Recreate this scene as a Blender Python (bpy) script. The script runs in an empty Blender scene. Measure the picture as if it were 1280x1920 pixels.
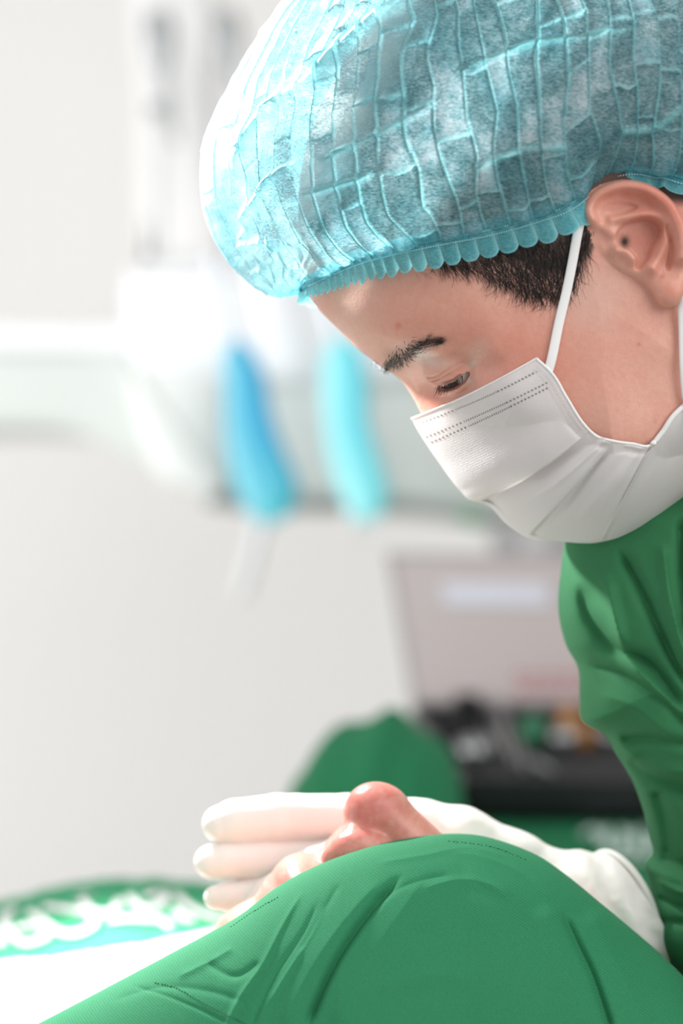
import bpy, bmesh, math, random
import numpy as np
from mathutils import Vector, Matrix
from math import radians as R

# ------------------------------------------------------------------ camera, light, exposure
FPX = 4533.0                     # 85 mm lens on a 24x36 portrait frame, in pixels of 1280x1920
D0 = 1.0                         # distance to the mid plane of the clinician's head
S = D0 / FPX                     # metres per pixel unit in that plane
CAM_H = 1.22
PITCH = -10.0

sc = bpy.context.scene
col = sc.collection
cam_d = bpy.data.cameras.new('camera'); cam = bpy.data.objects.new('camera', cam_d); col.objects.link(cam)
cam_d.sensor_fit = 'VERTICAL'; cam_d.sensor_height = 36.0; cam_d.lens = 85.0
cam_d.clip_start = 0.02; cam_d.clip_end = 30
cam.location = (0, 0, CAM_H); cam.rotation_euler = (R(90 + PITCH), 0, 0)
cam_d.dof.use_dof = True; cam_d.dof.focus_distance = 0.955; cam_d.dof.aperture_fstop = 3.8
sc.camera = cam
CM = Matrix.Translation((0, 0, CAM_H)) @ Matrix.Rotation(R(90 + PITCH), 4, 'X')
CMn = np.array(CM)

sc.view_settings.view_transform = 'Standard'; sc.view_settings.look = 'None'
sc.view_settings.gamma = 1.0; sc.view_settings.use_curve_mapping = False
sc.view_settings.exposure = 0.0
sc.cycles.max_bounces = 10; sc.cycles.transparent_max_bounces = 24; sc.cycles.transmission_bounces = 8
sc.cycles.use_denoising = True
sc.cycles.sample_clamp_indirect = 6.0

world = bpy.data.worlds.new('world'); sc.world = world; world.use_nodes = True
world.node_tree.nodes['Background'].inputs[0].default_value = (1.0, 0.985, 0.97, 1)
world.node_tree.nodes['Background'].inputs[1].default_value = 0.54

def C2W(p):
    """camera-frame metres (x right, y up, z towards the viewer) -> world"""
    p = np.asarray(p, float)
    return p @ CMn[:3, :3].T + CMn[:3, 3]
def PX(px, py, d):
    """point seen at pixel px,py at distance d along the view axis, in world metres"""
    return Vector(C2W([(px - 640) / FPX * d, (960 - py) / FPX * d, -d]))
def U2W(q, depth=D0):
    """design units (X right, Y down, w towards viewer; one pixel of the mid plane) -> world"""
    q = np.asarray(q, float)
    return C2W(np.stack([(q[..., 0] - 640) * S, (960 - q[..., 1]) * S, q[..., 2] * S - depth], -1))
def up(px, py, w):
    """design-plane position of a feature seen at px,py that stands w units in front of the mid plane"""
    k = 1 - w / FPX
    return (640 + (px - 640) * k, 960 + (py - 960) * k)
def up3(px, py, w):
    k = 1 - w / FPX
    return (640 + (px - 640) * k, 960 + (py - 960) * k, w)

def area(name, loc, target, size, power, color=(1, 1, 1), size_y=None, spread=180):
    l = bpy.data.lights.new(name, 'AREA'); l.energy = power; l.color = color; l.size = size
    if size_y: l.shape = 'RECTANGLE'; l.size_y = size_y
    l.spread = R(spread)
    o = bpy.data.objects.new(name, l); col.objects.link(o); o.location = loc
    o.rotation_euler = (Vector(target) - Vector(loc)).to_track_quat('-Z', 'Y').to_euler()
    return o
def spot(name, loc, target, power, cone_deg, blend, soft):
    l = bpy.data.lights.new(name, 'SPOT'); l.energy = power; l.color = (1, 0.985, 0.965); l.spot_size = R(cone_deg); l.spot_blend = blend; l.shadow_soft_size = soft
    o = bpy.data.objects.new(name, l); col.objects.link(o); o.location = loc; o.rotation_euler = (Vector(target) - Vector(loc)).to_track_quat('-Z', 'Y').to_euler(); return o
# surgical lamp above and behind on the left, then an added spot
spot('surgical_and_added_beam', C2W([-0.34, 0.50, -1.42]), PX(290, 1690, 1.13), 135, 30, 0.65, 0.06)
spot('surgical_and_added_beam', C2W([-0.42, 0.42, -1.30]), PX(385, 105, 1.03), 170, 26, 0.6, 0.06)  # second spot, added to brighten the front of the cap
area('ceiling_panel_light', (0.7, 0.1, 2.5), (0.1, 1.0, 1.2), 1.3, 13, (1, 0.99, 0.975))
area('window_light', (1.35, -0.35, 1.75), (0.12, 1.0, 1.28), 1.0, 11, (1, 0.985, 0.96))
area('far_ceiling_panel_light', (-0.5, 0.9, 2.5), (-0.3, 3.2, 0.3), 1.6, 4, (1, 1, 1))
area('added_wall_light', (-1.7, 1.3, 0.75), (0.1, 3.2, 0.5), 1.3, 19, (1, 1, 1), spread=120)  # unseen light added to even out the back wall

# ------------------------------------------------------------------ objects
def tag(o, label=None, cat=None, group=None, kind=None):
    if label: o['label'] = label
    if cat: o['category'] = cat
    if group: o['group'] = group
    if kind: o['kind'] = kind
    return o
def empty(name, loc, label=None, cat=None, group=None):
    o = bpy.data.objects.new(name, None); col.objects.link(o); o.location = loc; o.empty_display_size = 0.02
    return tag(o, label, cat, group)
def link(name, me, mat=None, parent=None, smooth=True):
    o = bpy.data.objects.new(name, me); col.objects.link(o)
    if mat:
        for m in (mat if isinstance(mat, (list, tuple)) else [mat]): me.materials.append(m)
    if smooth: me.polygons.foreach_set('use_smooth', [True] * len(me.polygons))
    if parent:
        o.parent = parent; bpy.context.view_layer.update() if False else None
        o.matrix_parent_inverse = Matrix.Translation(parent.location).inverted() if parent.parent is None and parent.type == 'EMPTY' else Matrix.Identity(4)
    return o
def mesh_np(name, V, F, attrs=None):
    """fast mesh from numpy; F (n,4) or (n,3)"""
    V = np.ascontiguousarray(V, np.float32); F = np.asarray(F, np.int32)
    me = bpy.data.meshes.new(name)
    me.vertices.add(len(V)); me.vertices.foreach_set('co', V.ravel())
    n, k = F.shape
    me.loops.add(n * k); me.loops.foreach_set('vertex_index', F.ravel())
    me.polygons.add(n); me.polygons.foreach_set('loop_start', np.arange(0, n * k, k, dtype=np.int32))
    me.update(calc_edges=True)
    if attrs:
        for an, av in attrs.items():
            av = np.asarray(av, np.float32)
            if av.ndim == 1:
                a = me.attributes.new(an, 'FLOAT', 'POINT'); a.data.foreach_set('value', av)
            else:
                a = me.attributes.new(an, 'FLOAT_VECTOR', 'POINT'); a.data.foreach_set('vector', np.ascontiguousarray(av).ravel())
    return me

# ------------------------------------------------------------------ noise and curves
def _h(ix, iy, seed):
    n = (ix.astype(np.int64) * 374761393 + iy.astype(np.int64) * 668265263 + seed * 1442695041) & 0x7fffffff
    n = ((n ^ (n >> 13)) * 1274126177) & 0x7fffffff
    return ((n ^ (n >> 16)) & 0xffff) / 65535.0
def vn(x, y, seed=0):
    x = np.asarray(x, float); y = np.asarray(y, float)
    ix = np.floor(x); iy = np.floor(y); fx = x - ix; fy = y - iy
    ix = ix.astype(np.int64); iy = iy.astype(np.int64)
    fx = fx * fx * (3 - 2 * fx); fy = fy * fy * (3 - 2 * fy)
    a = _h(ix, iy, seed); b = _h(ix + 1, iy, seed); c = _h(ix, iy + 1, seed); d = _h(ix + 1, iy + 1, seed)
    return (a * (1 - fx) + b * fx) * (1 - fy) + (c * (1 - fx) + d * fx) * fy
def fbm(x, y, seed=0, o=3):
    s = 0; a = 0.5
    for i in range(o):
        s = s + a * (vn(x * 2 ** i, y * 2 ** i, seed + i * 17) - 0.5) * 2; a *= 0.5
    return s
def sstep(a, b, x):
    t = np.clip((np.asarray(x, float) - a) / (b - a), 0, 1); return t * t * (3 - 2 * t)
def catmull(P, n=12, closed=False):
    P = np.asarray(P, float); m = len(P); out = []
    for i in range(m if closed else m - 1):
        if closed: p0, p1, p2, p3 = P[(i - 1) % m], P[i], P[(i + 1) % m], P[(i + 2) % m]
        else: p0, p1, p2, p3 = P[max(i - 1, 0)], P[i], P[i + 1], P[min(i + 2, m - 1)]
        t = np.linspace(0, 1, n, endpoint=False)[:, None]
        out.append(0.5 * ((2 * p1) + (-p0 + p2) * t + (2 * p0 - 5 * p1 + 4 * p2 - p3) * t ** 2 + (-p0 + 3 * p1 - 3 * p2 + p3) * t ** 3))
    if not closed: out.append(P[-1:])
    return np.concatenate(out)
def resample(C, t):
    """evaluate polyline C at normalised arc lengths t"""
    C = np.asarray(C, float); L = np.r_[0, np.cumsum(np.linalg.norm(np.diff(C, axis=0), axis=1))]; L /= L[-1]
    return np.stack([np.interp(t, L, C[:, k]) for k in range(C.shape[1])], -1)
def interp_at(C, t, keys):
    """control points C placed at parameters keys, smooth through them, evaluated at t"""
    C = np.asarray(C, float); keys = np.asarray(keys, float)
    m = np.gradient(C, keys, axis=0)
    i = np.clip(np.searchsorted(keys, t, side='right') - 1, 0, len(keys) - 2)
    h = keys[i + 1] - keys[i]; u = (t - keys[i]) / h
    u = u[..., None]; h = h[..., None]
    return ((2*u**3 - 3*u**2 + 1) * C[i] + (u**3 - 2*u**2 + u) * h * m[i] + (-2*u**3 + 3*u**2) * C[i+1] + (u**3 - u**2) * h * m[i+1])
def seg_dist2(PX_, PY_, poly, closed=True, want_t=False):
    """unsigned distance to a polyline (2D)"""
    best = np.full(PX_.shape, 1e9); tb = np.zeros(PX_.shape)
    n = len(poly); L = 0; acc = 0
    rng = n if closed else n - 1
    lens = [np.hypot(*(np.array(poly[(i + 1) % n]) - np.array(poly[i]))) for i in range(rng)]; tot = sum(lens)
    for i in range(rng):
        x0, y0 = poly[i][:2]; x1, y1 = poly[(i + 1) % n][:2]
        dx, dy = x1 - x0, y1 - y0; l2 = dx * dx + dy * dy + 1e-9
        t = np.clip(((PX_ - x0) * dx + (PY_ - y0) * dy) / l2, 0, 1)
        d = np.hypot(PX_ - x0 - t * dx, PY_ - y0 - t * dy)
        m = d < best; best = np.where(m, d, best)
        if want_t: tb = np.where(m, (acc + t * lens[i]) / tot, tb)
        acc += lens[i]
    return (best, tb) if want_t else best
def inside(PX_, PY_, poly):
    ins = np.zeros(PX_.shape, bool); n = len(poly)
    for i in range(n):
        x0, y0 = poly[i][:2]; x1, y1 = poly[(i + 1) % n][:2]
        c = (y0 > PY_) != (y1 > PY_)
        with np.errstate(divide='ignore', invalid='ignore'):
            xi = (x1 - x0) * (PY_ - y0) / (y1 - y0 + 1e-12) + x0
        ins ^= c & (PX_ < xi)
    return ins
def sd_poly(PX_, PY_, poly):
    d = seg_dist2(PX_, PY_, poly); return np.where(inside(PX_, PY_, poly), d, -d)   # positive inside
class TPS:
    def __init__(s, pts, vals, lam=0.0):
        P = np.asarray(pts, float) / 300; n = len(P); s.P = P
        r = np.linalg.norm(P[:, None] - P[None], axis=2); K = np.where(r > 0, r * r * np.log(r + 1e-12), 0) + lam * np.eye(n)
        A = np.zeros((n + 3, n + 3)); A[:n, :n] = K; A[:n, n] = 1; A[:n, n + 1:] = P; A[n, :n] = 1; A[n + 1:, :n] = P.T
        b = np.zeros(n + 3); b[:n] = vals; s.c = np.linalg.solve(A, b)
    def __call__(s, X, Y):
        X = X / 300; Y = Y / 300; o = s.c[-3] + s.c[-2] * X + s.c[-1] * Y
        for i, (a, b) in enumerate(s.P):
            r2 = (X - a) ** 2 + (Y - b) ** 2
            o = o + s.c[i] * 0.5 * r2 * np.log(r2 + 1e-12)
        return o
class Map2:
    """bilinear-sampled 2D map on a regular grid"""
    def __init__(s, x0, y0, h, A): s.x0, s.y0, s.h, s.A = x0, y0, h, A
    def __call__(s, X, Y):
        fx = np.clip((X - s.x0) / s.h, 0, s.A.shape[0] - 1.001); fy = np.clip((Y - s.y0) / s.h, 0, s.A.shape[1] - 1.001)
        i = fx.astype(int); j = fy.astype(int); u = fx - i; v = fy - j; A = s.A
        return (A[i, j] * (1 - u) + A[i + 1, j] * u) * (1 - v) + (A[i, j + 1] * (1 - u) + A[i + 1, j + 1] * u) * v

# ------------------------------------------------------------------ implicit surfaces
def smin(a, b, k): h = np.clip(0.5 + 0.5 * (b - a) / k, 0, 1); return b + (a - b) * h - k * h * (1 - h)
def smax(a, b, k): return -smin(-a, -b, k)
def ell(p, c, r, R_=None):
    q = p - np.asarray(c, float)
    if R_ is not None: q = q @ R_
    r = np.asarray(r, float); k0 = np.linalg.norm(q / r, axis=-1); k1 = np.linalg.norm(q / (r * r), axis=-1) + 1e-9
    return k0 * (k0 - 1) / k1
def cone(p, a, b, ra, rb):
    a = np.asarray(a, float); b = np.asarray(b, float); d = b - a
    t = np.clip(((p - a) @ d) / (d @ d), 0, 1)
    return np.linalg.norm(p - a - t[:, None] * d, axis=-1) - (ra + (rb - ra) * t)
def tube_sdf(p, C, rad):
    o = None
    for i in range(len(C) - 1):
        d = cone(p, C[i], C[i + 1], rad[i], rad[i + 1]); o = d if o is None else np.minimum(o, d)
    return o
def axis_steps(spec):
    """spec: [(start, step), ..., end]"""
    out = []
    for i in range(len(spec) - 1):
        a, h = spec[i]; b = spec[i + 1][0] if isinstance(spec[i + 1], tuple) else spec[i + 1]
        n = max(1, int(round((b - a) / h))); out.append(np.linspace(a, b, n, endpoint=False))
    out.append(np.array([spec[-1]], float)); return np.concatenate(out)
def nets(F, xs, ys, zs, stride=4, newton=2, lip=1.15):
    nx, ny, nz = len(xs), len(ys), len(zs)
    def cidx(n):
        i = np.arange(0, n, stride); return i if i[-1] == n - 1 else np.r_[i, n - 1]
    ci, cj, ck = cidx(nx), cidx(ny), cidx(nz)
    G = np.stack(np.meshgrid(xs[ci], ys[cj], zs[ck], indexing='ij'), -1).reshape(-1, 3)
    Fc = np.concatenate([F(g) for g in np.array_split(G, max(1, len(G) // 400000))]).reshape(len(ci), len(cj), len(ck))
    dx = np.diff(xs[ci])[:, None, None]; dy = np.diff(ys[cj])[None, :, None]; dz = np.diff(zs[ck])[None, None, :]
    diag = np.sqrt(dx ** 2 + dy ** 2 + dz ** 2)
    cs = [Fc[a:len(ci) - 1 + a, b:len(cj) - 1 + b, c:len(ck) - 1 + c] for a in (0, 1) for b in (0, 1) for c in (0, 1)]
    mn = np.min(np.abs(cs), axis=0); act = mn < diag * lip
    s = np.sign(cs); act |= (s.min(0) != s.max(0))
    def rep(A):
        A = np.repeat(A, np.diff(ci), 0); A = np.repeat(A, np.diff(cj), 1); A = np.repeat(A, np.diff(ck), 2)
        return np.pad(A, ((0, 1),) * 3, mode='edge')
    V = rep(cs[0].astype(np.float32)); M = rep(act)
    # dilate by one to cover shared faces
    M[1:] |= M[:-1].copy(); M[:, 1:] |= M[:, :-1].copy(); M[:, :, 1:] |= M[:, :, :-1].copy()
    idx = np.argwhere(M)
    for ch in np.array_split(idx, max(1, len(idx) // 400000)):
        p = np.stack([xs[ch[:, 0]], ys[ch[:, 1]], zs[ch[:, 2]]], -1)
        V[ch[:, 0], ch[:, 1], ch[:, 2]] = F(p)
    I = V < 0
    c8 = [I[a:nx - 1 + a, b:ny - 1 + b, c:nz - 1 + c] for a in (0, 1) for b in (0, 1) for c in (0, 1)]
    cnt = np.sum(c8, axis=0, dtype=np.int8); cells = np.argwhere((cnt > 0) & (cnt < 8))
    i, j, k = cells.T
    acc = np.zeros((len(cells), 3)); n = np.zeros(len(cells))
    corners = {(a, b, c): V[i + a, j + b, k + c].astype(float) for a in (0, 1) for b in (0, 1) for c in (0, 1)}
    for a in corners:
        for ax in range(3):
            if a[ax] == 1: continue
            b = list(a); b[ax] = 1; b = tuple(b); va, vb = corners[a], corners[b]
            m = (va < 0) != (vb < 0); t = np.where(m, va / np.where(m, va - vb, 1), 0)
            pa = np.stack([xs[i + a[0]], ys[j + a[1]], zs[k + a[2]]], -1); pb = np.stack([xs[i + b[0]], ys[j + b[1]], zs[k + b[2]]], -1)
            acc += np.where(m[:, None], pa + (pb - pa) * t[:, None], 0); n += m
    P = acc / n[:, None]
    lo = np.stack([xs[i], ys[j], zs[k]], -1); hi = np.stack([xs[i + 1], ys[j + 1], zs[k + 1]], -1)
    for _ in range(newton):
        e = 0.4; f0 = F(P)
        g = np.stack([F(P + np.eye(3)[a] * e) - f0 for a in range(3)], -1) / e
        g2 = (g * g).sum(-1) + 1e-3
        P = P - 0.8 * (f0 / g2)[:, None] * g
        m = (hi - lo) * 0.15; P = np.clip(P, lo - m, hi + m)
    vid = np.full((nx - 1, ny - 1, nz - 1), -1, np.int32); vid[i, j, k] = np.arange(len(cells))
    quads = []
    for ax in range(3):
        sl0 = [slice(None)] * 3; sl1 = [slice(None)] * 3
        sl0[ax] = slice(0, -1); sl1[ax] = slice(1, None)
        A = I[tuple(sl0)]; B = I[tuple(sl1)]; ch = A != B
        e = np.argwhere(ch); o1, o2 = [(1, 2), (2, 0), (0, 1)][ax]
        N = (nx, ny, nz)
        ok = (e[:, o1] > 0) & (e[:, o2] > 0) & (e[:, o1] < N[o1] - 1) & (e[:, o2] < N[o2] - 1); e = e[ok]
        flip = A[e[:, 0], e[:, 1], e[:, 2]]
        def cell(d1, d2):
            c = e.copy(); c[:, o1] -= d1; c[:, o2] -= d2; return vid[c[:, 0], c[:, 1], c[:, 2]]
        q = np.stack([cell(1, 1), cell(0, 1), cell(0, 0), cell(1, 0)], -1)
        # design space is left-handed once Y points down, so orientation is inverted
        q = np.where(flip[:, None], q[:, ::-1], q)
        quads.append(q)
    return P, np.concatenate(quads)
def sdf_object(name, F, xs, ys, zs, mat, parent=None, attrs=None, stride=4, depth=D0, newton=2):
    P, Q = nets(F, xs, ys, zs, stride, newton)
    me = mesh_np(name, U2W(P, depth), Q, attrs(P) if attrs else None)
    return link(name, me, mat, parent)
def grid_faces(nu, nv, wrap_u=False, flip=False, off=0):
    iu = np.arange(nu if wrap_u else nu - 1)[:, None]; jv = np.arange(nv - 1)[None]
    a = iu * nv + jv; b = ((iu + 1) % nu) * nv + jv
    q = np.stack([a, b, b + 1, a + 1], -1).reshape(-1, 4) + off
    return q[:, ::-1] if flip else q
def tubes(curves, segs=5):
    """curves: list of (points (n,3) world, radii (n,)) -> V, F of all tubes together"""
    Vs, Fs, off = [], [], 0
    for C, r in curves:
        C = np.asarray(C, float); n = len(C); r = np.broadcast_to(r, n)
        T = np.gradient(C, axis=0); T /= np.linalg.norm(T, axis=1)[:, None] + 1e-12
        ref = np.array([0.13, 0.31, 0.94]); a = np.cross(T, ref); a /= np.linalg.norm(a, axis=1)[:, None] + 1e-12; b = np.cross(T, a)
        th = np.linspace(0, 2 * np.pi, segs, endpoint=False)
        ring = C[:, None] + r[:, None, None] * (np.cos(th)[None, :, None] * a[:, None] + np.sin(th)[None, :, None] * b[:, None])
        Vs.append(ring.reshape(-1, 3))
        i = np.arange(n - 1)[:, None]; j = np.arange(segs)[None]
        q = np.stack([i * segs + j, i * segs + (j + 1) % segs, (i + 1) * segs + (j + 1) % segs, (i + 1) * segs + j], -1).reshape(-1, 4) + off
        Fs.append(q)
        Vs.append(np.array([C[0], C[-1]])); c0 = off + n * segs; c1 = c0 + 1; jj = np.arange(segs)
        Fs.append(np.stack([np.full(segs, c0), off + (jj + 1) % segs, off + jj, np.full(segs, c0)], -1))
        Fs.append(np.stack([np.full(segs, c1), off + (n - 1) * segs + jj, off + (n - 1) * segs + (jj + 1) % segs, np.full(segs, c1)], -1))
        off += n * segs + 2
    return np.concatenate(Vs), np.concatenate(Fs)
def tube_mesh(name, curves, segs=6):
    V, F = tubes(curves, segs)
    tri = F[:, 0] == F[:, 3]
    me = bpy.data.meshes.new(name)
    if not tri.any(): return mesh_np(name, V, F)
    nf = np.where(tri, 3, 4); me.vertices.add(len(V)); me.vertices.foreach_set('co', np.ascontiguousarray(V, np.float32).ravel())
    flat = np.concatenate([f[:3] if t else f for f, t in zip(F.tolist(), tri)]).astype(np.int32)
    me.loops.add(len(flat)); me.loops.foreach_set('vertex_index', flat)
    me.polygons.add(len(F)); me.polygons.foreach_set('loop_start', np.r_[0, np.cumsum(nf)[:-1]].astype(np.int32)); me.update(calc_edges=True)
    return me

# ------------------------------------------------------------------ materials
class NT:
    def __init__(s, name):
        s.m = bpy.data.materials.new(name); s.m.use_nodes = True; s.t = s.m.node_tree
        s.b = s.t.nodes['Principled BSDF']; s.o = s.t.nodes['Material Output']
    def n(s, typ, **kw):
        nd = s.t.nodes.new(typ)
        for k, v in kw.items():
            if k in nd.inputs.keys() if isinstance(k, str) else False: nd.inputs[k].default_value = v
            else: setattr(nd, k, v)
        return nd
    def l(s, a, b): s.t.links.new(a, b)
    def set(s, **kw):
        for k, v in kw.items():
            k = k.replace('_', ' '); s.b.inputs[k].default_value = v
        return s
    def val(s, sock, v):
        if hasattr(v, 'is_linked') or hasattr(v, 'links'): s.l(v, sock)
        else: sock.default_value = v
    def math(s, op, a, b=0.0, c=None, clamp=False):
        nd = s.t.nodes.new('ShaderNodeMath'); nd.operation = op; nd.use_clamp = clamp
        s.val(nd.inputs[0], a); s.val(nd.inputs[1], b)
        if c is not None: s.val(nd.inputs[2], c)
        return nd.outputs[0]
    def mix(s, f, a, b):
        nd = s.t.nodes.new('ShaderNodeMix'); nd.data_type = 'RGBA'
        s.val(nd.inputs[0], f); s.val(nd.inputs[6], a); s.val(nd.inputs[7], b); return nd.outputs[2]
    def noise(s, vec, scale, detail=3, rough=0.5, dist=0.0):
        nd = s.t.nodes.new('ShaderNodeTexNoise'); nd.inputs['Scale'].default_value = scale; nd.inputs['Detail'].default_value = detail
        nd.inputs['Roughness'].default_value = rough; nd.inputs['Distortion'].default_value = dist
        if vec is not None: s.l(vec, nd.inputs['Vector'])
        return nd.outputs[0]
    def coord(s, kind='Object'): return s.t.nodes.new('ShaderNodeTexCoord').outputs[kind]
    def attr(s, name, out='Fac'):
        nd = s.t.nodes.new('ShaderNodeAttribute'); nd.attribute_name = name; return nd.outputs[out]
    def mapping(s, vec, scale=(1, 1, 1), rot=(0, 0, 0)):
        nd = s.t.nodes.new('ShaderNodeMapping'); s.l(vec, nd.inputs[0]); nd.inputs['Scale'].default_value = scale; nd.inputs['Rotation'].default_value = rot
        return nd.outputs[0]
    def ramp(s, f, stops):
        nd = s.t.nodes.new('ShaderNodeMapRange'); s.val(nd.inputs[0], f); nd.inputs[1].default_value = stops[0]; nd.inputs[2].default_value = stops[1]
        nd.inputs[3].default_value = stops[2]; nd.inputs[4].default_value = stops[3]; return nd.outputs[0]
    def bump(s, h, strength=0.3, dist=0.001):
        nd = s.t.nodes.new('ShaderNodeBump'); nd.inputs['Strength'].default_value = strength; nd.inputs['Distance'].default_value = dist
        s.l(h, nd.inputs['Height']); s.l(nd.outputs[0], s.b.inputs['Normal']); return nd.outputs[0]
def srgb(r, g, b):
    f = lambda c: (c / 255 / 12.92) if c / 255 <= 0.04045 else ((c / 255 + 0.055) / 1.055) ** 2.4
    return (f(r), f(g), f(b), 1)
def simple(name, c, rough=0.5, metal=0.0, **kw):
    m = NT(name); m.set(Base_Color=c, Roughness=rough, Metallic=metal, **kw); return m.m
# ------------------------------------------------------------------ skin
def skin_material(name, base, red, sss=0.25, gloss=0.42):
    m = NT(name); co = m.coord()
    big = m.noise(co, 28, 3); fine = m.noise(co, 420, 3, 0.6); pores = m.noise(co, 1500, 2, 0.6)
    redf = m.math('ADD', m.attr('red'), m.ramp(big, (0.42, 0.68, 0.0, 0.22)), clamp=True)
    c = m.mix(redf, base, red)
    c = m.mix(m.ramp(fine, (0.35, 0.7, 0.0, 0.16)), c, (red[0] * 0.72, red[1] * 0.62, red[2] * 0.6, 1))
    c = m.mix(m.attr('pale'), c, (0.62, 0.56, 0.50, 1))
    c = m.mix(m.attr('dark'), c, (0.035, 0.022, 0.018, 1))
    m.l(c, m.b.inputs['Base Color'])
    m.l(m.math('MULTIPLY', m.math('SUBTRACT', 1.0, m.math('ADD', m.attr('dark'), m.attr('pale'), clamp=True)), sss), m.b.inputs['Subsurface Weight'])
    m.l(m.math('ADD', m.math('MULTIPLY', m.attr('dark'), 0.4), gloss), m.b.inputs['Roughness'])
    m.set( Subsurface_Scale=0.004)
    m.b.inputs['Subsurface Radius'].default_value = (1.0, 0.35, 0.2)
    h = m.math('ADD', m.math('MULTIPLY', fine, 0.7), m.math('MULTIPLY', pores, 0.3)); m.bump(h, 0.35, 0.0007)
    return m.m
M_SKIN = skin_material('skin', srgb(226, 176, 158), srgb(212, 136, 118))

# ------------------------------------------------------------------ the clinician's head as one implicit surface
fV = np.array([-0.57, 0.82]); uV = np.array([-0.82, -0.57])
SK = np.array([980.0, 350.0])
def skull_el(c, a, b, n=40, lo=0, hi=360):
    th = np.radians(np.linspace(lo, hi, n)); return [tuple(c + fV * a * np.cos(t) + uV * b * np.sin(t)) for t in th]
top = skull_el(SK, 432, 368, 26, 58, 205)     # over the crown to the occiput
profile = [(600, 583), (625, 609), (650, 634), (672, 655), (695, 672), (716, 688), (735, 699), (752, 714), (766, 732), (778, 752), (788, 772),
           (806, 806), (830, 850), (858, 893), (880, 917), (902, 924), (926, 916), (944, 914), (962, 930), (985, 938), (1000, 950), (1020, 954),
           (1046, 968), (1080, 990), (1125, 1000), (1170, 985), (1215, 950), (1262, 905), (1330, 870), (1400, 820), (1440, 700), (1440, 560)]
poly = [(590, 403), (568, 465), (566, 520), (577, 553)] + profile
poly = poly + [(1425, 400), (1400, 270), (1360, 160)][:3] + [p for p in reversed(top)]
# keep only skull points that lie in front of the ones above the hairline
def order_ok(p): return not (p[0] < 640 and p[1] > 520)
HPOLY = catmull(poly, 4, closed=True)
ctl = [  # px, py, half width
    (640, 560, 118), (620, 520, 120), (700, 600, 176), (690, 540, 196), (660, 602, 122), (755, 560, 236), (800, 540, 258), (900, 560, 276), (830, 610, 246), (740, 640, 178),
    (765, 668, 146), (742, 684, 92), (815, 652, 208), (870, 640, 238), (920, 660, 250), (960, 600, 268), (1050, 560, 280), (1100, 480, 290), (950, 480, 290), (780, 430, 280),
    (808, 742, 66), (800, 722, 70), (815, 700, 138), (850, 690, 172), (888, 690, 206), (912, 708, 226), (790, 752, 34), (840, 755, 120), (880, 740, 186), (930, 730, 238), (975, 700, 258), (1000, 640, 272),
    (1010, 740, 266), (1080, 700, 280), (1100, 640, 285), (1160, 620, 288), (1150, 720, 286), (1220, 650, 286), (1220, 760, 268), (1290, 700, 262), (1300, 600, 276), (1290, 800, 240), (1110, 790, 272),
    (870, 800, 128), (855, 850, 48), (885, 880, 62), (920, 862, 100), (930, 800, 196), (985, 800, 232), (1000, 880, 150), (1060, 860, 215), (1050, 930, 120), (1120, 920, 170), (1130, 970, 90), (1180, 890, 215), (1240, 850, 222),
    (1380, 560, 262), (1360, 400, 266), (1250, 420, 292), (1150, 420, 296), (1200, 200, 270), (1000, 250, 318), (850, 250, 296), (700, 350, 230), (800, 100, 250), (960, 60, 250), (1120, 40, 200), (700, 200, 150), (1330, 250, 220)]
mx = np.arange(540, 1480, 2.0); my = np.arange(-80, 1060, 2.0); MX, MY = np.meshgrid(mx, my, indexing='ij')
def relief_map(poly, ctl, MX, MY, D=110.0, lam=1e-4):
    xs, gs = [], []
    pts = np.array([up(px, py, w) for px, py, w in ctl]); ws = np.array([c[2] for c in ctl], float)
    d = sd_poly(pts[:, 0], pts[:, 1], poly); d = np.maximum(d, 4)
    ds = D * (1 - np.exp(-d / D)); g = ws ** 2 / ds
    T = TPS(pts, np.log(g), lam)
    dm = sd_poly(MX, MY, poly); dp = np.maximum(dm, 0)
    G = np.exp(np.clip(T(MX, MY), 2.5, 8.0))
    H = np.where(dm > 0, D * (1 - np.exp(-dp / D)), np.maximum(dm, -60)) * G
    return H, dm
HH, HD = relief_map(HPOLY, ctl, MX, MY)
# small surface relief, in units of half width
W0 = np.sqrt(np.maximum(HH, 0))
def gz(X, Y, px, py, w, sx, sy=None, rot=0):
    sy = sy or sx; cx, cy = up(px, py, w); c, s_ = math.cos(R(rot)), math.sin(R(rot))
    a = (X - cx) * c + (Y - cy) * s_; b = -(X - cx) * s_ + (Y - cy) * c
    return np.exp(-(a / sx) ** 2 - (b / sy) ** 2)
def crease(X, Y, pts, w, width):
    P = catmull([up(x, y, w) for x, y in pts], 8); d = seg_dist2(X, Y, P, closed=False); return np.exp(-(d / width) ** 2)
rel = 10 * gz(MX, MY, 800, 668, 185, 60, 18, 25) + 5 * gz(MX, MY, 850, 650, 225, 50, 20, 10)
rel -= 12 * gz(MX, MY, 790, 705, 90, 16, 24, -20)
rel += 10 * gz(MX, MY, 975, 715, 255, 55, 30, -35)
rel -= 6 * gz(MX, MY, 915, 690, 230, 26, 20)
rel -= 1.5 * crease(MX, MY, [(890, 688), (905, 676), (915, 668)], 215, 4)
rel += 1.6 * gz(MX, MY, 745, 614, 170, 6) + 1.2 * gz(MX, MY, 828, 578, 240, 5)
HS = np.where(HH > 0, (np.maximum(W0 + rel * np.clip(HD / 30, 0, 1), 0.0)) ** 2, HH)
Hm = Map2(540, -80, 2.0, HS); gx, gy = np.gradient(HS, 2.0); Gx = Map2(540, -80, 2.0, gx); Gy = Map2(540, -80, 2.0, gy)
def head_w(X, Y): return np.sqrt(np.maximum(Hm(np.asarray(X, float), np.asarray(Y, float)), 0))
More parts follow.
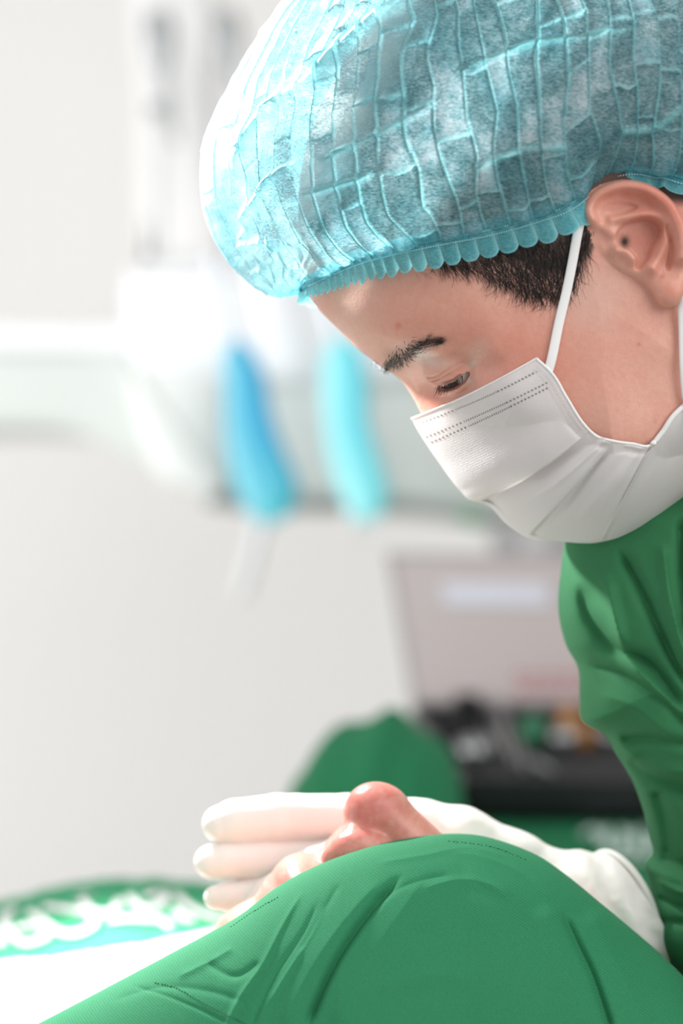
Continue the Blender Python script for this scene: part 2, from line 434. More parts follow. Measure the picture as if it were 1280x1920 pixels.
def on_head(px, py, lift=0.0, it=6):
    """design-space point on the near side of the head that is seen at px,py"""
    px = np.asarray(px, float); py = np.asarray(py, float); w = np.full(px.shape, 200.0)
    for _ in range(it):
        X, Y = up(px, py, w); w = 0.5 * w + 0.5 * (head_w(X, Y) + lift)
    X, Y = up(px, py, w); return np.stack([X, Y, w], -1)

# ---- ear relief (near side); a plate standing off the head
def U(px, py, w=335): return up(px, py, w)
EAR_OUT = catmull([U(*p) for p in [(1094, 392), (1097, 372), (1110, 353), (1136, 338), (1175, 331), (1219, 341), (1252, 364), (1275, 394), (1288, 430), (1292, 470), (1290, 510), (1286, 545), (1272, 569),
                                   (1252, 574), (1236, 562), (1226, 545), (1205, 525), (1160, 500), (1120, 460), (1104, 425)]], 6, closed=True)
ex = np.arange(1060, 1300, 1.0); ey = np.arange(320, 620, 1.0); EX, EY = np.meshgrid(ex, ey, indexing='ij')
ED = sd_poly(EX, EY, EAR_OUT)
def ridge(pts, width, amp, w=335, flat=0.0):
    P = catmull([U(x, y, w) for x, y in pts], 8); d, t = seg_dist2(EX, EY, P, closed=False, want_t=True)
    d = np.maximum(d - flat, 0); return amp * np.exp(-(d / width) ** 2)
def pit(pts, soft, amp, w=335):
    P = catmull([U(x, y, w) for x, y in pts], 6, closed=True); d = sd_poly(EX, EY, P); return -amp * sstep(-soft * 0.4, soft, d)
base = 292 + (EX - 1090) * 0.20
base = base + 26 * sstep(1180, 1290, EX) * sstep(600, 380, EY)
E = base.copy()
E += ridge([(1108, 408), (1105, 388), (1118, 364), (1142, 350), (1175, 344), (1214, 353), (1245, 376), (1264, 405), (1276, 440), (1278, 480)], 11, 24, flat=3)
E += ridge([(1106, 402), (1128, 418), (1150, 432)], 13, 12)
E += ridge([(1150, 408), (1185, 402), (1215, 399), (1240, 408), (1250, 430), (1246, 455), (1236, 480), (1224, 500)], 10, 13)
E += pit([(1129, 387), (1150, 376), (1175, 374), (1200, 384), (1180, 397), (1160, 401), (1143, 396)], 6, 7)
E += pit([(1252, 420), (1262, 446), (1266, 480), (1258, 505), (1250, 500), (1256, 462), (1246, 430)], 6, 10)
E += pit([(1160, 437), (1172, 419), (1196, 408), (1222, 407), (1242, 420), (1241, 440), (1226, 462), (1219, 484), (1207, 500), (1196, 499), (1193, 478), (1180, 462), (1164, 452)], 10, 34)
E += pit([(1163, 443), (1174, 438), (1184, 448), (1184, 460), (1172, 461)], 4, 70)
E += ridge([(1160, 466), (1176, 471), (1188, 482)], 11, 16)
E += ridge([(1214, 498), (1224, 506)], 12, 9)
E += ridge([(1258, 545)], 24, 10) if False else 12 * np.exp(-((EX - U(1258, 545)[0]) / 24) ** 2 - ((EY - U(1258, 545)[1]) / 26) ** 2)
Em = Map2(1060, 320, 1.0, E); EDm = Map2(1060, 320, 1.0, ED)
def ear(p):
    X, Y, w = p[:, 0], p[:, 1], p[:, 2]
    e = Em(X, Y); d = EDm(X, Y)
    edge = 15.0; dd = np.clip(d, -40, edge)
    rnd = edge - np.sqrt(np.maximum(edge ** 2 - (edge - np.maximum(dd, 0)) ** 2, 0))
    b0 = 292 + (X - 1090) * 0.20 + 26 * sstep(1180, 1290, X) * sstep(600, 380, Y)
    f = w - (e - rnd)                     # front
    back = (b0 - 26 - 90 * sstep(1180, 1110, X) - 40 * sstep(500, 560, Y) * sstep(1260, 1220, X)) - w
    o = np.maximum(f * 0.7, back)
    return np.maximum(o, -dd * 0.9) * 0.9

# ---- eye
EC = np.array([*up(856, 679, 142), 142.0]); ER = 55.0
MARG = [(806, 718), (818, 724), (834, 723), (850, 717), (864, 707), (874, 696), (882, 687)]      # lid margin, observed
def eye_pts(pts, r):
    out = []
    for px, py in pts:
        w = 190.0
        for _ in range(30):
            X, Y = up(px, py, w); q = r * r - (X - EC[0]) ** 2 - (Y - EC[1]) ** 2
            w = EC[2] + (math.sqrt(q) if q > 0 else 0) if q > 0 else EC[2]
        X, Y = up(px, py, w); out.append((X, Y, w))
    return np.array(out)
LIDC = eye_pts([(x + 1.5, y + 4) for x, y in MARG], ER + 2)
LIDU = eye_pts([(800, 700), (806, 712), (818, 719), (834, 718), (850, 712), (862, 703), (874, 693), (884, 684)], ER + 3)
CR1 = eye_pts([(784, 697), (796, 706), (808, 709), (824, 704), (842, 693), (860, 683), (876, 676)], ER + 5)
CR2 = eye_pts([(790, 703), (802, 714), (812, 715), (828, 710), (848, 699), (864, 690)], ER + 5)
def head_F(p):
    X, Y, w = p[:, 0], p[:, 1], p[:, 2]
    H = Hm(X, Y); hx = Gx(X, Y); hy = Gy(X, Y)
    f = (w * w - H) / np.sqrt(4 * w * w + hx * hx + hy * hy + 60.0)
    # neck and shoulders
    n = cone(p, (1270, 640, 0), (1640, 930, 0), 215, 250)
    n = smin(n, ell(p, (1930, 1190, 0), (340, 340, 560)), 110)
    f = smin(f, n, 60)
    for sgn in (1, -1):
        m = (sgn * w > 60) & (X > 740) & (X < 960) & (Y > 600) & (Y < 790)
        if m.any():
            q = p[m].copy(); q[:, 2] *= sgn; g = f[m]
            sh = ell(q, EC + (-2, -2, -1), (ER + 7, ER + 6, ER + 5))
            g = smin(g, sh, 10)
            g = smin(g, tube_sdf(q, LIDU, [5.5] * len(LIDU)), 5)
            lower = eye_low
            g = smin(g, tube_sdf(q, lower, [7.0] * len(lower)), 8)
            g = smax(g, -tube_sdf(q, LIDC, [3, 4.5, 6.5, 8.5, 9, 7, 3]), 2)
            g = smax(g, -tube_sdf(q, CR1, [0.5, 1.5, 1.9, 1.9, 1.6, 0.9, 0.1]), 4)
            g = smax(g, -tube_sdf(q, CR2, [0.9] * len(CR2)), 3)
            f[m] = g
    m = (w > 200) & (X > 1050) & (X < 1300) & (Y > 310) & (Y < 620)
    if m.any(): f[m] = smin(f[m], ear(p[m]), 7)
    m = (w < -200) & (X > 1050) & (X < 1300) & (Y > 310) & (Y < 620)
    if m.any():
        q = p[m].copy(); q[:, 2] *= -1; f[m] = smin(f[m], ear(q), 7)
    return f
eye_low = eye_pts([(826, 738), (842, 733), (858, 727), (872, 718), (882, 706), (887, 695)], ER + 4)

def blob(P, px, py, w, sx, sy=None, rot=0): return gz(P[:, 0], P[:, 1], px, py, w, sx, sy, rot) * (P[:, 2] > 0)
def head_attrs(P):
    X, Y, w = P.T; near = w > 0
    red = 0.18 + 0.55 * blob(P, 1190, 360, 335, 90, 30) + 0.5 * blob(P, 1240, 450, 335, 60, 90) + 0.25 * blob(P, 1000, 720, 260, 90) + 0.3 * blob(P, 1200, 440, 335, 30, 30)  # last term reddens the concha as painted shade
    red += 0.5 * blob(P, 1270, 380, 335, 26, 50, -30) + 0.35 * blob(P, 1265, 550, 335, 22) + 0.35 * blob(P, 960, 640, 260, 60, 50) + 0.2 * blob(P, 800, 600, 230, 90, 40)
    red += 0.55 * blob(P, 815, 748, 80, 22, 20) + 0.25 * blob(P, 840, 706, 190, 26, 8, -25)
    red += 0.12 * fbm(X / 60, Y / 60, 5) + 0.10 * fbm(X / 18, Y / 18, 9)
    red += 0.8 * (blob(P, 1197, 646, 288, 3.5) + blob(P, 745, 614, 170, 5) + blob(P, 952, 704, 250, 4) + 0.7 * blob(P, 1245, 516, 345, 4) + 0.6 * blob(P, 1228, 790, 262, 3))
    pale = 0.55 * blob(P, 790, 668, 170, 34, 13, 28) * (0.5 + vn(X / 2.2, Y / 2.2, 3)) + 0.35 * blob(P, 830, 680, 195, 26, 10, 10) * vn(X / 2.5, Y / 2.5, 4) * 1.4
    pale += 0.5 * blob(P, 881, 714, 200, 8, 9) * (vn(X / 2, Y / 2, 8) > 0.4) + 0.30 * blob(P, 893, 662, 225, 16, 26, 30) * vn(X / 2.5, Y / 2.5, 6) * 1.5 + 0.5 * blob(P, 886, 682, 205, 5, 9, 40)  # first term paints the highlight on the outer lower lid
    pale += 0.25 * blob(P, 660, 590, 130, 40, 60) * vn(X / 2.4, Y / 2.4, 7) * 1.3 + 0.25 * blob(P, 1110, 560, 290, 60, 60)
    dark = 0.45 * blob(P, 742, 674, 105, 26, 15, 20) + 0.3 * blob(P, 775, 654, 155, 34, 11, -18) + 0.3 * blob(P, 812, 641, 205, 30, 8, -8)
    dark += 1.0 * blob(P, 1174, 450, 320, 9, 11) + 0.14 * blob(P, 1205, 440, 320, 36, 42) + 0.12 * blob(P, 1165, 388, 320, 34, 12)  # shade painted into ear canal, concha and upper fossa
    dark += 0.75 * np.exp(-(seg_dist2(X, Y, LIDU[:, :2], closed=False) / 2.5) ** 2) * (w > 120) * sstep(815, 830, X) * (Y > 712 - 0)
    # scalp under the hair
    hl = np.interp(X, [700, 820, 880, 930, 990, 1040, 1075, 1095, 1110, 1300, 1420], [505, 500, 508, 522, 545, 548, 520, 470, 430, 420, 620])
    dark += 0.9 * sstep(8, -18, Y - hl) * near * sstep(14, 5, w - head_w(X, Y)) * (EDm(X, Y) < 1) + 0.9 * (~near) * sstep(20, -20, Y - 480)
    return {'red': np.clip(red, 0, 1), 'pale': np.clip(pale, 0, 0.8), 'dark': np.clip(dark, 0, 1)}

doctor = empty('person', U2W((1100, 500, 0)), 'clinician in teal bouffant cap, white face mask and green gown, head bowed over the patient', 'person')
QH = globals().get('QH', 1.0)
body = sdf_object('body', head_F,
    axis_steps([(540, 4 * QH), (770, 1.5 * QH), (905, 3.2 * QH), (1085, 2.0 * QH), (1296, 8), (1500, 22), 2320]),
    axis_steps([(-90, 8), (250, 4 * QH), (325, 2.0 * QH), (585, 3.2 * QH), (690, 1.5 * QH), (745, 4 * QH), (1010, 20), 1600]),
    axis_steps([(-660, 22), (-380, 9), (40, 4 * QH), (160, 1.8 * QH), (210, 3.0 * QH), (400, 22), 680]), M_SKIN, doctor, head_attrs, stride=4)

# ---- eyeball
m = NT('eyeball'); m.set(Roughness=0.05, Base_Color=(0.05, 0.045, 0.04, 1)); co = m.coord('Object')
m.l(m.mix(m.attr('iris'), (0.62, 0.58, 0.56, 1), m.mix(m.ramp(m.noise(co, 900, 2), (0.3, 0.7, 0, 1)), (0.02, 0.014, 0.01, 1), (0.09, 0.06, 0.045, 1))), m.b.inputs['Base Color']); M_EYE = m.m
def sphere_np(c, r, nu=48, nv=32, squash=(1, 1, 1)):
    th = np.linspace(0, 2 * np.pi, nu, endpoint=False)[:, None]; ph = np.linspace(0, np.pi, nv)[None]
    P = np.stack([np.cos(th) * np.sin(ph), np.sin(th) * np.sin(ph), np.cos(ph) + 0 * th], -1) * np.array(squash) * r + np.array(c)
    return P.reshape(-1, 3), grid_faces(nu, nv, True)
for sgn in (1, -1):
    P, F_ = sphere_np((0, 0, 0), ER - 1, 64, 48); g = np.array([-0.34, 0.90, 0.27]); g /= np.linalg.norm(g)
    ca = P @ g / (ER - 1); P = P * (1 + 0.035 * sstep(0.86, 1.0, ca))[:, None]
    P = P + EC; P[:, 2] *= sgn
    link('eye', mesh_np('eye', U2W(P), F_, {'iris': sstep(0.80, 0.86, ca)}), M_EYE, doctor)

# ---- hair
M_HAIR = simple('hair', (0.012, 0.009, 0.008, 1), 0.45)
M_HAIRTHIN = simple('fine_hair', (0.035, 0.02, 0.014, 1), 0.5)
rnd = random.Random(4)
def strand(px, py, ang, L, curl, r, lift0=0.5, lift1=3, n=7, jit=0.0):
    """a hair on the head seen at px,py, growing in picture direction ang (deg, 0 right, 90 down)"""
    x, y, a = px, py, ang; xs_, ys_ = [x], [y]
    for i in range(n - 1):
        x += math.cos(R(a)) * L / n; y += math.sin(R(a)) * L / n; a += curl / n + rnd.gauss(0, jit); xs_.append(x); ys_.append(y)
    P = on_head(np.array(xs_), np.array(ys_), 0); P[:, 2] += np.linspace(lift0, lift1, n)
    return U2W(P), np.linspace(r, r * 0.25, n) * S
def hl_y(x): return float(np.interp(x, [780, 820, 880, 930, 990, 1040, 1075, 1095, 1110], [500, 500, 508, 526, 550, 552, 525, 470, 430]))
cs = []
for i in range(3400):
    x = rnd.uniform(800, 1108); t = rnd.random(); y = hl_y(x) - 110 * t ** 1.2 - rnd.uniform(0, 8)
    if y < 380: continue
    a = np.interp(x, [800, 950, 1060, 1108], [22, 35, 62, 88]) + rnd.gauss(0, 14)       # combed forward-down, curving back at the tips
    cs.append(strand(x, y, a, rnd.uniform(24, 60), rnd.uniform(10, 110), rnd.uniform(0.45, 0.85) * (1.0 if t > 0.25 else 0.7), 0.5, rnd.uniform(1.0, 4), jit=4))
for i in range(240):                                          # loose fringe below the hairline
    x = rnd.uniform(900, 1100); y = hl_y(x) + rnd.uniform(-14, 4)
    a = rnd.uniform(10, 80)
    cs.append(strand(x, y, a, rnd.uniform(22, 60), rnd.uniform(30, 150), rnd.uniform(0.28, 0.5), 0.5, rnd.uniform(1, 5), jit=5))
link('hair', tube_mesh('hair', cs, 3), M_HAIR, doctor)
cs = []
for i in range(150):
    x = rnd.uniform(1035, 1150); y = rnd.uniform(520, 650) ; a = rnd.uniform(60, 150)
    cs.append(strand(x, y - 10, a, rnd.uniform(30, 80), rnd.uniform(-90, -20), rnd.uniform(0.10, 0.22), 0.3, 1.2, jit=5))
for i in range(60):
    x = rnd.uniform(770, 900); cs.append(strand(x, 505 + rnd.uniform(-8, 3), rnd.uniform(10, 60), rnd.uniform(20, 50), rnd.uniform(-60, 20), 0.22, 0.3, 1.5, jit=5))
link('fine_hair', tube_mesh('fine_hair', cs, 3), M_HAIRTHIN, doctor)
# mass of hair under the cap
def hair_F(p):
    X, Y, w = p[:, 0], p[:, 1], p[:, 2]
    q = p - np.array([SK[0], SK[1], 0]); a = q[:, 0] * fV[0] + q[:, 1] * fV[1]; b = q[:, 0] * uV[0] + q[:, 1] * uV[1]
    e = ell(np.stack([a, b, w], -1), (-6, 0, 0), (455, 408, 345))
    cut = Y - np.interp(X, [560, 700, 900, 1080, 1130, 1300, 1420], [450, 430, 390, 340, 300, 310, 430])
    return smax(e, cut * 0.9, 20)
sdf_object('gathered_hair', hair_F, axis_steps([(480, 9), 1480]), axis_steps([(-110, 9), 620]), axis_steps([(-380, 9), 380]), simple('gathered_hair', (0.02, 0.018, 0.018, 1), 0.6), doctor)
# brow
cs = []
for i in range(620):
    t = rnd.random(); x = 722 + 105 * t ** 1.1; yc = np.interp(x, [720, 742, 770, 800, 830], [686, 676, 657, 645, 640])
    y = yc + rnd.gauss(0, 1) * np.interp(x, [720, 745, 790, 830], [4, 9, 6, 3]); a = np.interp(x, [720, 745, 790, 830], [120, 95, -30, -12]) + rnd.gauss(0, 16)
    cs.append(strand(x, y, a, rnd.uniform(9, 17), rnd.uniform(-25, 25), rnd.uniform(0.35, 0.6) * np.interp(t, [0, 1], [1, 0.55]), 0.3, 2.2, n=5))
for i in range(26):
    x = rnd.uniform(692, 722); y = 672 + (x - 695) * 0.75
    P = np.array([[x + 8, y + 2, 20], [x, y + 6, 14], [x - 9 * rnd.random(), y + 10, 8]]); cs.append((U2W(P), np.array([0.35, 0.25, 0.1]) * S))
link('eyebrow', tube_mesh('eyebrow', cs, 3), M_HAIR, doctor)
# lashes
cs = []
for i in range(64):
    t = rnd.random(); p0 = resample(LIDU, np.array([0.30 + 0.52 * t]))[0] + np.array([0, 3, 2.0])
    L = rnd.uniform(20, 34) * (1 - 0.15 * t); fan = -0.25 + 0.30 * t + rnd.gauss(0, 0.13)
    d = np.array([fan * 0.6, 0.90, 0.42]); k = np.linspace(0, 1, 6)[:, None]
    P = p0 + np.array([0, -2, 0]) + d * L * k + np.array([-0.10, -0.06, 0.10]) * L * k ** 2.2
    cs.append(P)
for sgn in (1, -1): link('eyelashes', tube_mesh('eyelashes', [(U2W(P * [1, 1, sgn]), np.linspace(0.55, 0.10, 6) * S) for P in cs], 3), M_HAIR, doctor)
# ------------------------------------------------------------------ bouffant cap
CL = catmull([(566, 546), (545, 556), (515, 553), (480, 541), (455, 520), (430, 495), (408, 462), (390, 425), (379, 385), (375, 330), (380, 280), (396, 230), (422, 178), (470, 95), (512, 28), (565, -45), (650, -130), (770, -205), (900, -245)], 10)
CR = catmull([(1480, 340), (1560, 260), (1605, 120), (1570, -40), (1440, -165), (1260, -235), (1070, -258), (900, -245)], 14)
BANDO = [(566, 546, 0), (578, 536, 50), (600, 526, 98), (640, 508, 156), (685, 490, 200), (740, 475, 232), (795, 463, 256), (850, 452, 272), (900, 443, 284), (950, 431, 292), (1005, 415, 298), (1055, 398, 304), (1090, 376, 300), (1130, 340, 300),
         (1180, 328, 302), (1230, 336, 300), (1280, 346, 292), (1360, 350, 250), (1430, 345, 160), (1480, 340, 0)]
BD = catmull([up3(*p) for p in BANDO], 12)
capctl = [(x, y, w) for x, y, w in BANDO if w > 40] + [(470, 480, 90), (435, 430, 80), (425, 350, 100), (420, 270, 110), (530, 500, 110), (520, 400, 200), (520, 300, 215), (600, 480, 190), (600, 400, 262), (600, 200, 262), (680, 455, 265), (700, 380, 318), (700, 300, 335), (750, 150, 350), (800, 430, 318), (850, 380, 352),
    (900, 200, 385), (950, 390, 348), (1000, 350, 365), (1050, 150, 390), (1080, 330, 350), (1150, 270, 355), (1200, 200, 378), (1200, 100, 380), (1270, 280, 345), (850, 20, 335), (700, 40, 280), (1100, -50, 310), (900, -150, 200), (1400, 100, 320), (1440, 270, 240), (1300, -100, 250), (560, 100, 180), (640, 0, 190), (480, 200, 165)]
def _bw(p): return (p[0], p[1], float(on_head(np.array([float(p[0])]), np.array([float(p[1])]))[0, 2]) + (13 if p[0] < 1085 else (-18 if p[0] == 1130 else -4)) if 600 <= p[0] <= 1240 else p[2])
BANDO = [_bw(p) for p in BANDO]; capctl = [_bw(p) if (p in BANDO or i < 16) else p for i, p in enumerate(capctl)]
BD = catmull([up3(*p) for p in BANDO], 12)
cpoly = [tuple(p) for p in CL[::3]] + [tuple(p) for p in CR[::-3]] + [(1480, 340), (1460, 520), (1250, 640), (950, 700), (700, 660), (600, 600)]
cmx = np.arange(350, 1640, 3.0); cmy = np.arange(-290, 760, 3.0); CX, CY = np.meshgrid(cmx, cmy, indexing='ij')
CH, CDm = relief_map(cpoly, capctl, CX, CY, 110.0, 1e-4); Cm = Map2(350, -290, 3.0, CH)
# the bottom closure is only a construction line: the open rim follows the band
NM, NN = 1500, 760
def cap_sheet(nm, nn, sgn, folds=True):
    m0 = np.linspace(0, 1, nm); m = 0.5 * (1 - np.cos(np.pi * m0)) * 0.5 + m0 * 0.5
    n = np.linspace(0, 1, nn) ** 1.08 * 0.995
    L = resample(CL, n); Rr = resample(CR, n); B = resample(BD, m)
    mm, nn_ = m[:, None, None], n[None, :, None]
    XY = (1 - mm) * L[None] + mm * Rr[None] + (1 - nn_) * (B[:, None, :2] - (1 - mm) * L[0] - mm * Rr[0])
    X, Y = XY[..., 0], XY[..., 1]
    w = np.sqrt(np.maximum(Cm(X, Y), 0)); w[0] = 0; w[-1] = 0
    wb = B[:, 2][:, None]; bl = sstep(0.05, 0.0, n)[None]
    w = w * (1 - bl) + wb * bl
    P = np.stack([X, Y, w], -1)
    att = {}
    if folds:
        gu = np.gradient(P, axis=0); gv = np.gradient(P, axis=1); N = np.cross(gu, gv); N /= np.linalg.norm(N, axis=-1, keepdims=True) + 1e-9
        N *= np.where((N[..., 2:3] * 1.0 + 1e-9) < 0, -1, 1)
        NP = 33.0
        M_, N_ = np.broadcast_to(m[:, None], X.shape), np.broadcast_to(n[None], X.shape)
        def zig(mf, nf, seed):
            a = M_ * mf; i0 = np.floor(a); fa = a - i0; fa = fa * fa * (3 - 2 * fa); b = N_ * nf; j0 = np.floor(b); fb = b - j0; i0 = i0.astype(np.int64); j0 = j0.astype(np.int64)
            return ((_h(i0, j0, seed) * (1 - fb) + _h(i0, j0 + 1, seed) * fb) * (1 - fa) + (_h(i0 + 1, j0, seed) * (1 - fb) + _h(i0 + 1, j0 + 1, seed) * fb) * fa) - 0.5
        wob = 0.9 * zig(14, 9, 3) + 0.45 * zig(30, 17, 8) + 0.25 * fbm(M_ * 9, N_ * 5, 3, 2)
        c = M_ * NP + wob * sstep(0.0, 0.10, N_)
        k = np.floor(c); f = c - k
        ki = k.astype(np.int64)
        # panels are cut into cells along their length
        ph = _h(ki, ki * 0 + 1, 5) * 1.0; freq = 9 + 4 * _h(ki, ki * 0 + 2, 6)
        nn2 = N_ + 0.012 * fbm(M_ * 40, N_ * 30, 12, 2)
        g = nn2 * freq + ph; cell = np.floor(g); h = g - cell; ci = cell.astype(np.int64)
        rv = _h(ki, ci, 31); rv2 = _h(ki, ci, 57); rv3 = _h(ki, ci + 1, 31)
        line = np.exp(-(np.minimum(f, 1 - f) / 0.055) ** 2)
        strong = 0.35 + 0.65 * _h(ki, (nn2 * 5).astype(np.int64), 77)
        saw = 1 - h                                               # rises towards the band, then a ledge
        ledge = np.exp(-(h / 0.05) ** 2) * (rv2 > 0.45)
        front = sstep(0.02, 0.22, M_)                             # the slack front bag has soft creases only
        low = sstep(0.0, 0.06, N_)
        disp = 7.0 * line * strong + (f * (1 - f) * 4) * (rv - 0.35) * 9 * np.sin(np.pi * h) ** 0.5 + (rv2 > 0.45) * saw ** 3 * 9 * (f * (1 - f) * 4) ** 0.5
        disp = disp * (0.25 + 0.75 * front) * low
        # long folds seen on the near side
        for pts, a, wd in (([(449, 415), (497, 358), (540, 328), (575, 306)], 12, 9), ([(440, 330), (464, 265), (517, 206), (567, 150), (645, 84), (733, 14), (780, -10)], 18, 15),
                           ([(846, 152), (893, 134), (944, 115), (1000, 96), (1070, 88), (1180, 68)], 8, 6), ([(1143, 258), (1221, 247), (1290, 196)], 10, 7), ([(600, 300), (680, 268), (760, 235), (820, 200)], 7, 6),
                           ([(560, 380), (640, 345), (700, 330)], 7, 6), ([(880, 330), (960, 300), (1060, 290)], 6, 6), ([(445, 430), (480, 470), (520, 520)], 9, 6), ([(440, 452), (500, 452), (520, 470)], 9, 5), ([(470, 500), (510, 490), (520, 520)], 8, 6)):
            q = catmull([up(x, y, 300 if x > 560 else 150) for x, y in pts], 8); d, t = seg_dist2(X, Y, q, closed=False, want_t=True)
            e = np.exp(-(d / wd) ** 2) * np.clip(np.minimum(t, 1 - t) * 12, 0, 1); disp = disp + a * e * low
            line = np.maximum(line, e * 0.8)
        gat = np.exp(-((X - 500) / 70) ** 2 - ((Y - 500) / 60) ** 2)
        ang = np.arctan2(Y - 545, X - 550); disp = disp + gat * 8 * (np.abs(((ang * 2.6 + 1.6 * fbm(X / 45, Y / 45, 4)) % 1.0) - 0.5) * 2) * low
        disp = disp + 5 * fbm(X / 90, Y / 70, 21, 3) * low + 2.2 * fbm(X / 26, Y / 22, 41, 2) * low
        # puff just above the band
        disp = disp + 9 * np.exp(-((N_ - 0.055) / 0.03) ** 2) * (0.4 + 0.6 * np.sin(np.pi * f))
        disp *= sstep(0, 26, w)
        P = P + N * disp[..., None]
        att['fold'] = np.clip(line * strong * 0.9 + 0.5 * ledge * front, 0, 1).ravel()
        att['lift'] = np.clip(((rv > 0.62) * (0.5 + 0.5 * saw) * (f * (1 - f) * 4) ** 0.4 * np.clip(h * 6, 0, 1) + 0.7 * ledge) * front, 0, 1).ravel()
        att['deep'] = np.clip(sstep(0.10, 0.0, N_) * 0.75 + 0.0 * X, 0, 1).ravel()
    else:
        att = {k: np.zeros(X.size) for k in ('fold', 'lift', 'deep')}
    P[..., 2] *= sgn
    return P.reshape(-1, 3), att
P1, a1 = cap_sheet(NM, NN, 1); P2, a2 = cap_sheet(200, 160, -1, False)
Fc1 = grid_faces(NM, NN, flip=True); Fc2 = grid_faces(200, 160, off=len(P1))
def cap_material(name, band=False):
    m = NT(name); t = m.t; co = m.coord()
    rot = m.mapping(co, scale=(1, 1, 3.2), rot=(0, R(8), 0))
    fib = m.noise(rot, 620, 4, 0.72, 0.6); mott = m.noise(co, 170, 4, 0.6); patch = m.noise(co, 45, 3, 0.5)
    fold = m.attr('fold'); lift = m.attr('lift'); deep = m.attr('deep')
    fibre = m.math('ADD', m.ramp(fib, (0.41, 0.61, 0, 0.8)), m.ramp(mott, (0.35, 0.65, -0.15, 0.25)), clamp=True)
    teal = (0.075, 0.44, 0.52, 1); pale = (0.60, 0.72, 0.77, 1); white = (0.80, 0.82, 0.87, 1)
    c = m.mix(m.math('MULTIPLY', fibre, 0.85), (0.17, 0.50, 0.56, 1), pale)
    c = m.mix(m.math('MULTIPLY', m.math('MULTIPLY', lift, fibre), 0.95), c, white)
    c = m.mix(m.ramp(patch, (0.42, 0.62, 0, 0.55)), c, (0.12, 0.44, 0.52, 1))
    c = m.mix(m.math('MULTIPLY', fold, 0.8), c, (0.32, 0.78, 0.80, 1))
    c = m.mix(deep, c, (0.04, 0.44, 0.56, 1)) if not band else m.mix(m.ramp(fibre, (0, 1, 0.25, 0.8)), (0.07, 0.50, 0.61, 1), (0.26, 0.74, 0.80, 1))
    if band: c = m.mix(m.math('MULTIPLY', fold, 0.7), c, (0.40, 0.86, 0.90, 1))
    m.l(c, m.b.inputs['Base Color']); m.set(Roughness=0.6)
    nrm = m.bump(fib, 0.5, 0.0008)
    tr = t.nodes.new('ShaderNodeBsdfTranslucent'); m.l(c, tr.inputs['Color']); m.l(nrm, tr.inputs['Normal'])
    m1 = t.nodes.new('ShaderNodeMixShader'); m1.inputs[0].default_value = 0.5; m.l(m.b.outputs[0], m1.inputs[1]); m.l(tr.outputs[0], m1.inputs[2])
    tp = t.nodes.new('ShaderNodeBsdfTransparent'); tp.inputs[0].default_value = (0.90, 0.98, 0.98, 1)
    gap = m.math('SUBTRACT', m.ramp(fibre, (0.0, 1.0, 0.62, 0.08)), m.math('MULTIPLY', m.math('ADD', fold, lift), 0.45), clamp=True)
    if band: gap = m.math('MULTIPLY', gap, 0.35)
    m2 = t.nodes.new('ShaderNodeMixShader'); m.l(gap, m2.inputs[0]); m.l(m1.outputs[0], m2.inputs[1]); m.l(tp.outputs[0], m2.inputs[2])
    m.l(m2.outputs[0], m.o.inputs['Surface']); return m.m
M_CAP = cap_material('cap_fabric'); M_BAND = cap_material('cap_band_fabric', True)
cap = link('surgical_cap', mesh_np('surgical_cap', U2W(np.concatenate([P1, P2])), np.concatenate([Fc1, Fc2]), {k: np.concatenate([a1[k], a2[k]]) for k in a1}), M_CAP, doctor)

# ---- elastic band with its row of ruffles
full = np.concatenate([BD, (BD * [1, 1, -1])[::-1][1:-1]])
LEN = np.r_[0, np.cumsum(np.linalg.norm(np.diff(np.concatenate([full, full[:1]]), axis=0), axis=1))]; TOT = LEN[-1]
NU, NVb = 3000, 34
u = np.linspace(0, 1, NU, endpoint=False); cc = np.concatenate([full, full[:1]])
Cb = np.stack([np.interp(u * TOT, LEN, cc[:, k]) for k in range(3)], -1)
T = np.roll(Cb, -1, 0) - np.roll(Cb, 1, 0); T /= np.linalg.norm(T, axis=1)[:, None]
O = Cb - np.array([990, 380, 0]); Dn = np.cross(T, O); Dn /= np.linalg.norm(Dn, axis=1)[:, None]
Dn *= np.where(Dn @ np.array([0.45, 0.9, 0]) < 0, -1, 1)[:, None]     # downwards, along the head
Nn = np.cross(T, Dn); Nn *= np.where((Nn * O).sum(1) < 0, -1, 1)[:, None]
# ruffle spacing: narrow in front, wide over the temple
sp = np.interp(Cb[:, 0], [560, 640, 800, 950, 1100, 1480], [15, 20, 30, 35, 34, 34]); phs = np.cumsum(np.linalg.norm(T, axis=1) * 0 + TOT / NU / sp); phs *= round(phs[-1]) / phs[-1]
fr = phs % 1.0; kk = np.floor(phs).astype(np.int64); rk = _h(kk, kk * 0, 9)
v = np.linspace(-1, 1, NVb)                                             # -1 top edge, 1 ruffle tip
hgt = np.interp(Cb[:, 0], [560, 600, 680, 800, 1085, 1110, 1235, 1255, 1480], [14, 24, 34, 38, 37, 20, 20, 36, 34])
scal = (1 - np.abs(2 * fr - 1) ** 3.0) * 0.26 + 0.80 + 0.10 * (rk - 0.5)
off = v[None] * hgt[:, None]; off = np.where(v[None] > 0, off * scal[:, None] * 1.0, off * 0.72)
tuck = 1 - np.exp(-(np.minimum(fr, 1 - fr) / 0.16) ** 2)
bulge = (np.sin(np.pi * fr) ** 0.6)[:, None] * (2 + 7 * np.abs(v[None]) ** 1.3) + (fr[:, None] - 0.5) * 5 * np.clip(v[None], 0, 1)
bulge = bulge * (1 - 0.8 * sstep(1085, 1110, Cb[:, 0:1]) * sstep(1262, 1240, Cb[:, 0:1]))
lift_ = 7 + bulge + 4 * (v[None] > 0) * v[None] * (rk[:, None])
slant = (fr[:, None] * 0 + 3.5) * v[None]
